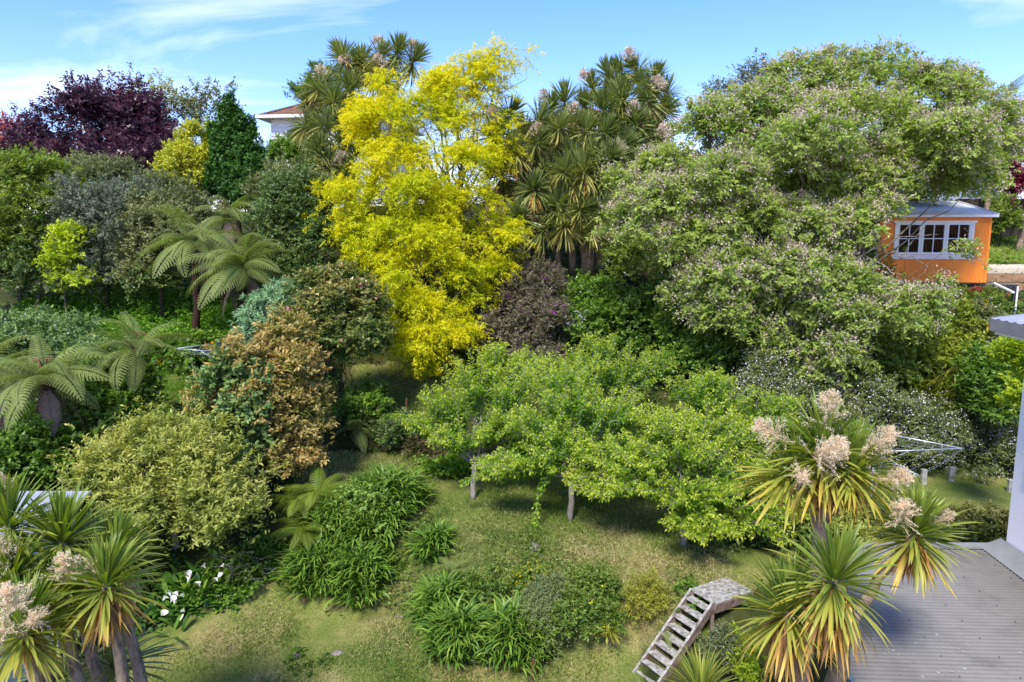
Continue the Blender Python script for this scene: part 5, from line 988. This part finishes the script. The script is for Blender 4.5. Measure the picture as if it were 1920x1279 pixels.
H2 = [(645,110,31),(680,115,31),(712,105,31),(745,100,31),(775,115,31),(700,135,30.6),(655,170,30.3),(600,165,30),(625,190,29.8),(580,200,30),(645,230,29.5),(610,235,29.3),(680,210,29.8),(640,270,29),(600,285,28.8),(665,285,29),(620,310,28.6),(650,325,28.5),(690,260,29.3),(590,320,28.8),(720,150,30.8),(575,235,29.6),(665,130,31)]
back_cabbage('tall cabbage tree rising behind the left side of the yellow tree', G(670, 30.5), [W(*h) for h in H2], 302,
   [((0,0,-.2), W(720,180,31), .24),((-.3,0,-.2), W(640,230,30.2), .2),((.2,-.2,-.2), W(650,300,29.3), .16),((0,.2,0), W(660,150,31.2), .16)], .25, PANID)
# ------------------------------------------------------------------ front cabbage trees: single leaves as parts
def leaf_bank(seed, L, Wd):
    M = []
    for el in (84, 70, 55, 40, 25, 10, -6, -24, -44):
        row = []
        for j in range(2):
            rng = np.random.default_rng(seed + int(el)*7 + j + 1000); u = (84 - el)/128
            dr = radians(min(6 + 38*u + rng.uniform(-6, 14), 70)) * (1 if el > -30 else .5)
            V, F, T = straps(np.array([[.05, 0, .1 - .28*u]]), np.array([0.]), np.array([radians(el)]), np.array([dr]), np.array([L*(.78 + .4*u - .2*u*u)*rng.uniform(.92, 1.08)]), np.array([Wd*rng.uniform(.9, 1.15)]), np.array([.12 + .5*u**1.8 + .08*j]), 7, 1.6, .25, np.array([rng.normal()*.2]), .35)
            me = npmesh('leaf', V, F, T, smooth=True); me.materials.append(CABL); row.append(me)
        M.append((el, row))
    return M
LEAFM = leaf_bank(1, .76, .044)
FPAN = [npmesh('flower_panicle', *panicle(260 + i, .66, 58, 40, .0105)) for i in range(3)]
for m in FPAN: m.materials.append(PANI)
FSK = [npmesh('dead_leaf_skirt', *(lambda rng, n: straps(np.stack([rng.normal(size=n)*.07, rng.normal(size=n)*.07, -.05 - rng.random(n)*.22], 1), rng.random(n)*6.28, np.radians(rng.uniform(-85, -40, n)), rng.uniform(.05, .5, n), rng.uniform(.5, .95, n), rng.uniform(.025, .045, n), np.clip(rng.random(n)*1.2 - .05, 0, 1), 4))(np.random.default_rng(280 + i), 150)) for i in range(2)]
for m in FSK: m.materials.append(DEADL)
def front_cabbage(label, foot, heads, stems, pans, seed, per, hang=None):
    b = np.array(foot, float); e = empty('cabbage_tree', b, label, 'tree', 'flowering cabbage trees in the foreground'); rng = np.random.default_rng(seed); paths = []
    for pts, r0, r1 in stems: paths.append((np.array(pts) - b, r0, r1))
    mb = wood([], 8)
    for pts, r0, r1 in paths:
        q = [pts[0]]
        for a, c in zip(pts[:-1], pts[1:]):
            for f in (.33, .66, 1): q.append(a + (c - a)*f + rng.normal(size=3)*.012)
        mb.tube(q, [r0 + (r1 - r0)*i/(len(q) - 1) + abs(rng.normal())*.004 for i in range(len(q))], 9)
    mb.build('trunk', BARKC, e, smooth=True)
    for hi, (h, s, tilt, skirt) in enumerate(heads):
        h = np.array(h) - b
        ro = link('leaf_head', npmesh('leaf_head', *rosette(seed*31 + hi, 150, .74, .043, 6, -45, 88, .04, .35, .42), smooth=True), CABL, e, h, (tilt[0], tilt[1], rng.random()*6.28), s); ro['kind'] = 'stuff'
        for j in range(per):
            u = (j + rng.random())/per; el = 84 - 126*u; row = min(LEAFM, key=lambda r: abs(r[0] - el))[1]
            link('leaf', row[rng.integers(2)], None, ro, (0, 0, 0), (rng.normal()*.1, rng.normal()*.1, j*2.39996 + rng.normal()*.2), rng.uniform(.85, 1.15))
        if skirt: 
            d = link('dead_leaf_skirt', FSK[hi % 2], None, e, h, (tilt[0]*.5, tilt[1]*.5, rng.random()*6), s*skirt); d['kind'] = 'stuff'
    for c, s, rot in pans: link('flower_panicle', FPAN[rng.integers(3)], None, e, np.array(c) - b, rot, s*.88)
    return e
g = np.array((3.25, 7.6, tz(3.25, 7.6)))
front_cabbage('flowering cabbage tree with cream plumes standing in front of the grey roof', g,
  [(W(1545,850,7.3), .9, (.1, 0), .75), (W(1485,880,7.5), .82, (.15, -.4), 0), (W(1600,880,7.15), .8, (.2, .35), .6), (W(1715,1000,7.0), .74, (.05, .15), .7), (W(1565,1085,5.9), .74, (.22, 0), 1.05), (W(1478,1140,6.1), .72, (.2, -.3), 1.05)],
  [([g - np.array((0,0,.2)), g + np.array((-.05,-.05,1.6)), W(1537,1060,7.4), W(1537,960,7.4), W(1545,880,7.3)], .12, .07), ([W(1537,990,7.4), W(1515,930,7.45), W(1488,890,7.5)], .06, .05), ([W(1540,980,7.4), W(1575,930,7.25), W(1600,885,7.15)], .06, .05),
   ([g + np.array((0,-.05,1.7)), W(1600,1170,7.2), W(1650,1080,7.1), W(1712,1012,7.0)], .06, .045), ([g + np.array((0,-.1,1.2)), W(1575,1250,6.2), W(1572,1090,5.9)], .09, .07), ([g + np.array((-.1,-.1,1.0)), W(1500,1290,6.3), W(1480,1150,6.1)], .09, .07)],
  [(W(1545,815,7.2), .85, (.1,.05,0)), (W(1475,830,7.4), .8, (.2,-1.0,0)), (W(1520,855,6.9), .75, (.9,-.5,1)), (W(1525,870,6.85), .75, (1.3,-.4,2)), (W(1610,855,7.0), .8, (.4,.7,0)), (W(1635,900,7.0), .75, (.9,.9,0)), (W(1690,980,6.8), .7, (.6,-.4,0)), (W(1745,985,6.9), .45, (.3,.8,0)), (W(1500,890,6.9), .5, (1.2,-.9,0))], 401, 48)
g = np.array((-5.0, 8.4, tz(-5.0, 8.4))); LS = .98
hl = [((15,985,8.9), 1.08, (.1,0), 0), ((115,1015,9.0), 1.1, (.05,.1), 0), ((215,1035,9.2), .9, (.1,.2), .6), ((20,1090,8.4), .95, (.15,-.1), 0), ((110,1120,8.5), .95, (.15,0), .5), ((198,1095,8.3), .95, (.1,.1), .8), ((45,1180,7.8), 1.0, (.3,-.1), .5)]
st = []
for (q, s, t, k), bo in zip(hl, ((-.9,.3),(-.2,.4),(.3,.3),(-.8,0),(-.1,-.1),(.25,-.1),(-.5,-.2))):
    top = W(*q); f0 = np.array((g[0] + bo[0], g[1] + bo[1], g[2] - .2)); st.append(([f0, f0*.6 + top*.4 + np.array((.06, 0, 0)), f0*.25 + top*.75, top], .1, .055))
front_cabbage('clump of cabbage tree stems with cream plumes at the lower left corner', g, [(W(*q), s*LS, t, k) for q, s, t, k in hl], st,
  [(W(25,1060,8.3), .9, (.3,-.4,0)), (W(130,1095,8.3), .95, (.4,.2,0)), (W(150,1085,8.3), .7, (.5,.7,1)), (W(42,1150,7.6), .95, (.55,.1,0)), (W(30,1180,7.5), .8, (1.1,-.3,0)), (W(70,1165,7.5), .6, (.8,.6,0)), (W(262,1085,9.0), .6, (2.2,.6,0)), (W(10,940,9), .7, (0,-.2,0)), (W(222,1170,8.6), .5, (2.6,.4,0))], 402, 42)
# young cabbage tree under the left clump, spiky plant by the steps
def spiky(name, label, cat, foot, n, L, Wd, mat, seed, hi=88, lo=10, group=None, sp=.06, dr=(.1, .9)):
    rng = np.random.default_rng(seed); e = empty(name, foot, label, cat, group); el = np.radians(rng.uniform(lo, hi, n)); az = rng.random(n)*6.28
    pos = np.stack([np.cos(az)*sp*rng.random(n), np.sin(az)*sp*rng.random(n), np.zeros(n)], 1)
    link('foliage', npmesh('foliage', *straps(pos, az, el, rng.uniform(*dr, n), L*rng.uniform(.7, 1.2, n), Wd*rng.uniform(.7, 1.2, n), np.clip(rng.normal(size=n)*.2 + .4, 0, 1), 5, 1.5, .2)), mat, e); return e
spiky('young_cabbage_tree', 'young spiky cabbage tree among the stems of the lower left clump', 'plant', W(215, 1250, 9.3), 90, .9, .045, CABB, 411, 80, -50)
spiky('spiky_flax', 'fine leaved spiky grass plant beside the bottom of the steps', 'plant', W(1315, 1275, 10.6) - np.array((0, 0, .25)), 150, .75, .022, CABL, 412, 88, 15)
spiky('young_cabbage_tree', 'dark young cabbage tree behind the lower left clump stems', 'plant', W(120, 1270, 9.6), 80, .9, .045, CABB, 413, 80, -50)

# ================================================================== tree ferns
FERN = LM('fern_fronds', (.07,.10,.026), (.15,.195,.05), (.26,.31,.09), (.40,.44,.15), transl=.3, rough=.5)
FERNB = LM('bracken_fronds', (.06,.10,.015), (.13,.2,.025), (.26,.32,.04), (.44,.45,.06), transl=.35)
FERND = LM('dead_fronds', (.09,.06,.05), (.16,.115,.095), (.24,.18,.15), (.3,.23,.19), transl=.15, rough=.8)
def frond(seed, L=2.2, wmax=.42, np_=22, nl=11, el0=35, droop=95, tint0=.3):
    """frond arching along +x: stalk and two rows of pinnae, each cut into pinnules"""
    rng = np.random.default_rng(seed); k = np_; s = np.linspace(0, 1, k); el = radians(el0) - radians(droop)*s**1.3; ds = L/k
    x = np.concatenate([[0], np.cumsum(np.cos(el)*ds)])[:k]; z = np.concatenate([[0], np.cumsum(np.sin(el)*ds)])[:k]
    P = []; AX = []; NR = []; LN = []; WD = []; T = []
    for i in range(2, k):
        w = wmax*min(1, (s[i]*3.6))*(1 - s[i]**2.6*.9); 
        for sg in (-1, 1):
            d = nrmz(np.array([[.35*cos(el[i]), sg*1., .35*sin(el[i]) - .05]]))[0]; m = nl
            t = (np.arange(m) + .5)/m; pp = np.array((x[i], 0, z[i])) + d*w*t[:, None]; pp[:, 2] -= w*.38*t**2
            dd = nrmz(d - 2*.38*t[:, None]*ZUP*.9); fw = np.array((cos(el[i]), 0, sin(el[i])))
            for q in (-1, 1):
                P.append(pp); AX.append(nrmz(dd*.75 + q*fw)); nn = np.cross(fw, d)*(sg); nn = nn if nn[2] > 0 else -nn; NR.append(np.repeat(nn[None], m, 0) + rng.normal(size=(m, 3))*.08)
                LN.append(ds*.62*(1.1 - .75*t)); WD.append(w/m*1.25*(1 - .3*t)); T.append(np.clip(tint0 + .25*rng.random(m) + .25*t, 0, 1))
    V, F, TT = leaf_arrays(np.concatenate(P), np.concatenate(AX), np.concatenate(NR), np.concatenate(LN), np.concatenate(WD), np.concatenate(T), .02, .05)
    st = straps(np.zeros((1, 3)), np.array([0.]), np.array([radians(el0)]), np.array([radians(droop)]), np.array([L*.98]), np.array([.035]), np.array([.2]), 10, 1.3)
    return join((V, F, TT), (st[0], np.concatenate([st[1][:, [0, 1, 2]], st[1][:, [0, 2, 3]]]), st[2]))
FR = {}
for key, (el, dr) in dict(up=(62, 80), mid=(38, 88), out=(18, 80), low=(-8, 70)).items():
    FR[key] = [npmesh('frond', *frond(500 + i*7 + len(key), el0=el, droop=dr, tint0=.22 + .06*i)) for i in range(2)]
    for m in FR[key]: m.materials.append(FERN)
DFR = npmesh('dead_frond', *frond(540, 1.7, .3, 18, 8, -45, 45)); DFR.materials.append(FERND)
CROZ = MB().tube([(0, 0, 0), (.03, 0, .3), (.1, 0, .5), (.2, 0, .55), (.23, 0, .47), (.18, 0, .43)], [.022, .02, .018, .016, .014, .01], 6).mesh('crozier', True); CROZ.materials.append(surf('brown_crozier', (.12,.06,.03), (.25,.14,.07), 12, .9, .2))
def tree_fern(label, foot, top, seed, nfr, scale=1., ndead=3, lean=None, skew=None, r=.12):
    b = np.array(foot, float); e = empty('tree_fern', b, label, 'tree fern', 'tree ferns on the left slope'); rng = np.random.default_rng(seed); t = np.array(top) - b
    pts = curve((0, 0, -.2), t, rng, wob=.1, k=8); mb = MB(); mb.tube(pts, [r*1.5, r*1.2, r*1.05, r, r*.95, r, r*1.05, r*1.1], 10)
    mb.build('trunk', BARKF, e, smooth=True)
    for i in range(nfr):
        u = (i + .5)/nfr; key = 'up' if u < .18 else 'mid' if u < .5 else 'out' if u < .8 else 'low'; az = i*2.39996 + rng.normal()*.2
        link('frond', FR[key][rng.integers(2)], None, e, t, (rng.normal()*.28, rng.normal()*.16, az), scale*rng.uniform(.7, 1.1))
    for i in range(ndead): link('dead_frond', DFR, None, e, t - np.array((0, 0, .1)), (0, rng.uniform(-.1, .3), rng.random()*6.28), scale*rng.uniform(.8, 1.1))
    for i in range(5): link('crozier', CROZ, None, e, t, (rng.normal()*.25, rng.normal()*.25, rng.random()*6.28), scale)
    return e
tree_fern('tall tree fern with wide fronds at the foot of the hedge', G(365, 24), W(368,452,23.6), 601, 30, 1.03, 3)
tree_fern('right hand tree fern leaning towards the dark shrub with fronds trailing down the bank', G(450, 23.4), W(455,500,22.8), 602, 32, 1.03, 5)
tree_fern('smaller tree fern behind showing its fronds against the olive shrub', G(420, 26.5), W(425,405,26.3), 603, 18, .95, 3)
tree_fern('front tree fern at the far left edge with vine round its trunk', G(80, 16), W(85,712,15.8), 604, 24, .9, 5, r=.15)
tree_fern('front tree fern right of the other with a broad arching crown', G(262, 18), W(255,655,17.9), 605, 22, .82, 5, r=.15)
tree_fern('tree fern cropped by the left edge below the flowering shrub', G(5, 18.5), W(-25,700,18.2), 606, 18, .95, 2)
GF = {}
def ground_fern(label, foot, n, s, seed, mat, group='ground ferns', els=('up', 'mid', 'out')):
    e = empty('fern_clump', foot, label, 'fern', group); rng = np.random.default_rng(seed)
    for i in range(n):
        k = els[min(int(i/n*len(els)), len(els) - 1)]; me = FR[k][rng.integers(2)]
        if mat is not FERN:
            kk = me.name + mat.name
            if kk not in GF: c = me.copy(); c.materials.clear(); c.materials.append(mat); GF[kk] = c
            me = GF[kk]
        link('frond', me, None, e, (rng.normal()*.1, rng.normal()*.1, 0), (rng.normal()*.15, rng.normal()*.15, i*2.39996), s*rng.uniform(.75, 1.15))
    return e
ground_fern('low green ponga fern at the back left of the upper lawn', gp(665, 838) + np.array((0, .2, .4)), 11, .6, 611, FERN)
ground_fern('upper feathery fern against the bank beside the copper shrub', G(655, 21.2) + np.array((0, 0, .3)), 10, .5, 612, FERN)
ground_fern('yellow green bracken at the top left of the agapanthus', G(600, 16.5) + np.array((0, 0, .5)), 18, .48, 613, FERNB, 'ground ferns', ('mid', 'out'))
ground_fern('third bracken clump nearest the bare twigs left of the agapanthus', G(570, 15.6) + np.array((0, 0, .45)), 16, .46, 619, FERNB, 'ground ferns', ('mid', 'out'))
ground_fern('second bracken clump at the left of the agapanthus', G(560, 16.3) + np.array((0, 0, .5)), 16, .48, 614, FERNB, 'ground ferns', ('mid', 'out'))
ground_fern('bright yellow fern growing beside the wooden steps', W(1345, 1195, 11.9) - np.array((0, 0, .3)), 11, .34, 615, FERNB)
ground_fern('small green fern on the left side of the wooden steps', W(1262, 1165, 12.6) - np.array((0, 0, .1)), 6, .25, 616, FERN)
ground_fern('little fern between the right agapanthus clump and the bank', G(860, 14.4) + np.array((0, 0, .15)), 8, .3, 617, FERN)
ground_fern('fern in the gully left of the ivy clad fern trunk', G(212, 17.4) + np.array((0, 0, .5)), 9, .5, 618, FERN)

# ================================================================== agapanthus
def agapanthus(label, foot, R, n, seed, H=.62, mound=.35, Wd=.046, el=(45, 88)):
    H *= 1.08; n = int(n*1.15); R = (R[0]*.9, R[1]*.9)
    rng = np.random.default_rng(seed); b = np.array(foot, float); e = empty('agapanthus_clump', b, label, 'plant', 'agapanthus clumps on the bank')
    a = rng.random(n)*6.28; r = R[0]*np.sqrt(rng.random(n)); x = np.cos(a)*r; y = np.sin(a)*r*R[1]/R[0]
    z = terr(x + b[0], y + b[1]) - b[2] + mound*(1 - (r/R[0])**2)
    az = np.where(rng.random(n) < .62, np.arctan2(y, x) + rng.normal(size=n)*.7, rng.random(n)*6.28)
    az = np.where(rng.random(n) < .25, -pi/2 + rng.normal(size=n)*.8, az)
    V, F, T = straps(np.stack([x, y, z], 1), az, np.radians(rng.uniform(*el, n)), np.radians(rng.uniform(60, 150, n)), H*rng.uniform(.7, 1.25, n), Wd*rng.uniform(.75, 1.2, n), np.clip(rng.normal(size=n)*.2 + .38, 0, 1), 5, 1.5, .18, rng.normal(size=n)*.3)
    link('foliage', npmesh('foliage', V, F, T), AGAP, e); return e
agapanthus('large agapanthus clump at the top of the bank with paler creeper leaves', G(725, 16.6), (.95, .8), 900, 701, .62, .5)
agapanthus('middle agapanthus clump spilling down the left bank', G(690, 15.9), (.85, .7), 800, 702, .62, .35)
agapanthus('lower agapanthus clump touching the lower lawn', G(675, 14.85), (.62, .5), 620, 703, .62, .4)
agapanthus('left agapanthus clump beside the bracken', G(590, 15.0), (.62, .5), 560, 704, .6, .35)
agapanthus('upper left agapanthus clump behind the bracken', G(625, 16.0), (.7, .6), 620, 705, .6, .35)
agapanthus('small agapanthus clump by itself on the brown bank', G(810, 15.1), (.34, .3), 280, 706, .5, .25)
agapanthus('leftmost of the three low agapanthus clumps in front', G(825, 13.75), (.48, .4), 420, 707, .55, .35)
agapanthus('middle of the three low agapanthus clumps in front', G(860, 12.95), (.55, .48), 560, 708, .6, .4)
agapanthus('rightmost of the three low agapanthus clumps in front', G(965, 12.85), (.66, .5), 680, 709, .62, .42)
plant('creeper_vine', 'pale leafy creeper growing through the top agapanthus clump', 'vine', G(715, 16.4), [LB(700,945,16.3,55,34),LB(740,935,16.4,40,24),LB(660,985,16,40,30),LB(700,980,15.9,40,20)], LM('vine_leaves', (.07,.14,.02), (.13,.22,.04), (.2,.3,.06), (.3,.38,.1)), K(180, nk=4, nm=6, tr=.1, tl=.16, L=.08, Wd=.06), BARKD, None, 710, .02, limbs=False)

# ================================================================== calla lilies
CALL = LM('calla_leaves', (.03,.08,.012), (.06,.15,.02), (.10,.21,.03), (.22,.3,.04), transl=.2, rough=.3, spec=.5)
def calla():
    b = gp(330, 1165); e = empty('calla_lily_clump', b, 'clump of white calla lilies at the edge of the lower lawn', 'plant'); rng = np.random.default_rng(71); n = 330
    x = rng.normal(size=n)*.55 - .0; y = rng.normal(size=n)*.4 + .45 + x*.5; z = terr(x + b[0], y + b[1]) - b[2]
    az = rng.random(n)*6.28; V, F, T = straps(np.stack([x, y, z + .1], 1), az, np.radians(rng.uniform(25, 80, n)), np.radians(rng.uniform(30, 110, n)), rng.uniform(.28, .5, n), rng.uniform(.07, .13, n), np.clip(rng.normal(size=n)*.22 + .4, 0, 1), 4, 1.6, .1)
    link('foliage', npmesh('foliage', V, F, T), CALL, e)
    V = []; F = []; m = 10                      # one spathe: a flared white funnel
    for j, (r, z) in enumerate(((.006, 0), (.02, .05), (.04, .09), (.075, .115))):
        for i in range(m): a = 2*pi*i/m; q = 1 + (.35*cos(a) if j == 3 else 0); V.append((r*cos(a)*q, r*sin(a), z + (.03*cos(a) if j == 3 else 0)))
    for j in range(3):
        for i in range(m): F.append((j*m+i, j*m+(i+1) % m, (j+1)*m+(i+1) % m, (j+1)*m+i))
    sp = npmesh('flower', np.array(V), np.array(F), np.full(len(V), .8), True); sp.materials.append(WFL)
    dx = MB().tube([(0, 0, .02), (0, 0, .1)], .009, 6).mesh('spadix', True); dx.materials.append(YFL)
    for px, py in ((305,1127),(320,1130),(327,1132),(345,1120),(347,1148),(302,1155),(350,1080),(356,1085),(352,1092),(386,1066),(413,1082),(420,1064),(408,1091),(334,1118),(375,1100),(320,1118)):
        Y = 13.15 + (1160 - py)*.012; p = W(px, py, Y); f = link('flower', sp, None, e, p - b, (radians(35) + rng.normal()*.2, rng.normal()*.3, rng.random()*6), rng.uniform(.6, .9)); link('spadix', dx, None, f)
calla()
plant('calla_bed_shrub', 'low leafy green plants around the calla lilies', 'shrub', G(400, 14.4), [LB(410,1110,14.6,50,20),LB(450,1080,14.9,50,22),LB(270,1175,13.7,26,14),LB(480,1050,15.2,36,26)], IVY, K(620, nk=5, nm=6, tr=.12, tl=.16, L=.08, Wd=.055), BARKD, None, 720, .02, limbs=False)
# ================================================================== small plants on the bank by the steps
plant('yellow_ragwort', 'tall weed with bright yellow flower heads on the bank', 'plant', G(985, 13.9), [LB(985,1095,13.9,26,20),LB(1010,1085,14,16,14),LB(965,1105,13.8,14,12)], WEED, K(110, nk=4, nm=6, tr=.08, tl=.14, L=.07, Wd=.03), BARKD, 'small bank plants', 731, .012, flower=(YFL, dict(frac=.5, n=14, r=.05, L=.03, Wd=.025, off=.1)))
plant('orange_daisy_weed', 'scattered yellow daisies above the middle agapanthus clump', 'plant', G(910, 13.8), [LB(895,1095,13.9,24,16),LB(930,1110,13.7,20,16)], WEED, K(80, nk=4, nm=6, tr=.08, tl=.12, L=.06, Wd=.03), BARKD, 'small bank plants', 732, .01, flower=(YFL, dict(frac=.12, n=6, r=.02, L=.04, Wd=.03, off=.1)))
plant('grey_cotoneaster', 'arching grey green shrub between the right agapanthus and the steps', 'shrub', G(1040, 13.2), [LB(1040,1110,13.3,46,26),LB(1060,1145,13,40,32),LB(1020,1140,13,34,26)], LM('cotoneaster_leaves', (.06,.09,.03), (.12,.16,.055), (.19,.23,.085), (.27,.3,.12)), K(520, nk=5, nm=9, tr=.08, tl=.3, L=.03, Wd=.018, droop=.9, up=.2), BARK, 'small bank plants', 733, .02)
plant('lime_spiraea', 'yellow green twiggy dome shrub left of the wooden steps', 'shrub', G(1208, 12.9), [LB(1205,1115,13,30,24),LB(1210,1150,12.8,28,28),LB(1230,1130,12.9,16,22)], LM('spiraea_leaves', (.16,.13,.06), (.20,.2,.04), (.32,.34,.035), (.48,.48,.05)), K(300, nk=5, nm=8, tr=.06, tl=.18, L=.045, Wd=.014, up=.5), BARK, 'small bank plants', 734, .02, ntw=80)
plant('bank_weed_patch', 'leafy green weeds with small yellow flowers below the grey shrub', 'plant', G(1110, 12.9), [LB(1110,1130,13.2,50,30),LB(1080,1170,12.7,36,28),LB(1140,1165,12.8,36,24),LB(1060,1190,12.5,26,20),LB(1110,1090,13.6,40,18)], WEED, K(560, nk=4, nm=6, tr=.1, tl=.15, L=.06, Wd=.03), BARKD, 'small bank plants', 735, .012, flower=(YFL, dict(frac=.03, n=5, r=.02, L=.04, Wd=.03, off=.1)))
spiky('yellow_day_lily', 'yellowing day lily clump on the bank above the lower lawn', 'plant', W(1140, 1190, 12.5), 60, .35, .025, PAMP, 736, 85, 20, 'small bank plants', .1, (.8, 2.0))
plant('white_daisy_shrub', 'twiggy shrub with tiny white flowers right of the wooden steps', 'shrub', G(1350, 11.3), [LB(1350,1225,11.3,32,26),LB(1365,1205,11.4,20,20),LB(1335,1245,11.2,22,20)], OLIVE, K(220, nk=5, nm=7, tr=.07, tl=.14, L=.04, Wd=.018, up=.4), BARK, 'small bank plants', 737, .02, flower=(WFL, dict(frac=.5, n=9, r=.07, L=.016, Wd=.016, off=.08)))
plant('lime_border_shrub', 'lime green shrub beneath the spiky heads of the front cabbage tree', 'shrub', G(1392, 11.2), [LB(1385,1195,11.5,16,22),LB(1395,1235,11.2,20,22),LB(1400,1262,11,16,16)], LIME, K(120, nk=4, nm=7, tr=.07, tl=.16, L=.06, Wd=.02), BARK, 'small bank plants', 738, .015)
plant('broad_leaved_plant', 'broad green leaves growing up between the treads of the steps', 'plant', G(1290, 12.75), [LB(1285,1120,13,14,14),LB(1305,1140,12.7,16,12),LB(1275,1175,12.5,10,14)], IVY, K(70, nk=4, nm=6, tr=.06, tl=.12, L=.09, Wd=.06), BARKD, 'small bank plants', 739, .01)
plant('low_weed_patch', 'low weedy patch around the stones in the lower lawn', 'plant', G(600, 13.1), [LB(570,1232,12.95,40,2),LB(620,1228,13.0,36,2),LB(590,1244,12.75,40,2)], WEED, K(80, nk=4, nm=6, tr=.06, tl=.05, L=.035, Wd=.022, sub=0), BARKD, 'small bank plants', 740, .01, limbs=False, flower=(YFL, dict(frac=.05, n=2, r=.02, L=.02, Wd=.02, off=.05)))
# palm and fence tree at the right edge
def palm():
    b = G(1885, 35); e = empty('feather_palm', b, 'feather palm against the sky above the grey tiled roof', 'palm'); rng = np.random.default_rng(81); t = W(1885,190,35) - b
    wood([(curve((0, 0, 0), t, rng, wob=.05, k=6), .16, .12)], 8).build('trunk', BARK, e, smooth=True)
    for i in range(14):
        k = ('up', 'mid', 'out', 'low')[i*4//14]; me = FR[k][i % 2]; kk = me.name + CABB.name
        if kk not in GF: c = me.copy(); c.materials.clear(); c.materials.append(CABB); GF[kk] = c
        link('frond', GF[kk], None, e, t, (rng.normal()*.15, 0, i*2.39996), 1.0)
palm()
rng = np.random.default_rng(2)
for px, top, lb in ((1850, 330, 'leaning bare tree trunk behind the right end of the orange shed'), (1915, 400, 'thin bare trunk at the right edge beside the slope grass')):
    b = G(px - 6, 29.5); e = empty('bare_trunk_tree', b, lb, 'tree', 'bare trunks beside the fence'); wood([(curve((0, 0, -.2), W(px + 8, top, 29.4) - b, rng, wob=.06, k=6), .13, .1)], 8).build('trunk', BARKC, e, smooth=True)
# lichen covered dead branches on the middle slope
b = W(1085, 600, 23.4); rng = np.random.default_rng(6); paths = []
for i in range(16):
    a = rng.random()*6.28; el = rng.uniform(-.8, .9); l = rng.uniform(.3, .75); q = np.array((cos(a)*cos(el), -abs(sin(a))*.5*cos(el), sin(el)))*l; paths.append((curve((0, 0, 0) if i < 6 else paths[i % 6][0][3], q, rng, 0, .4, 6), .022, .008))
e = empty('dead_lichen_branch', b, 'dead branch crusted with grey lichen in front of the creeper mound', 'branch'); wood(paths, 5).build('branch', LICHEN, e)
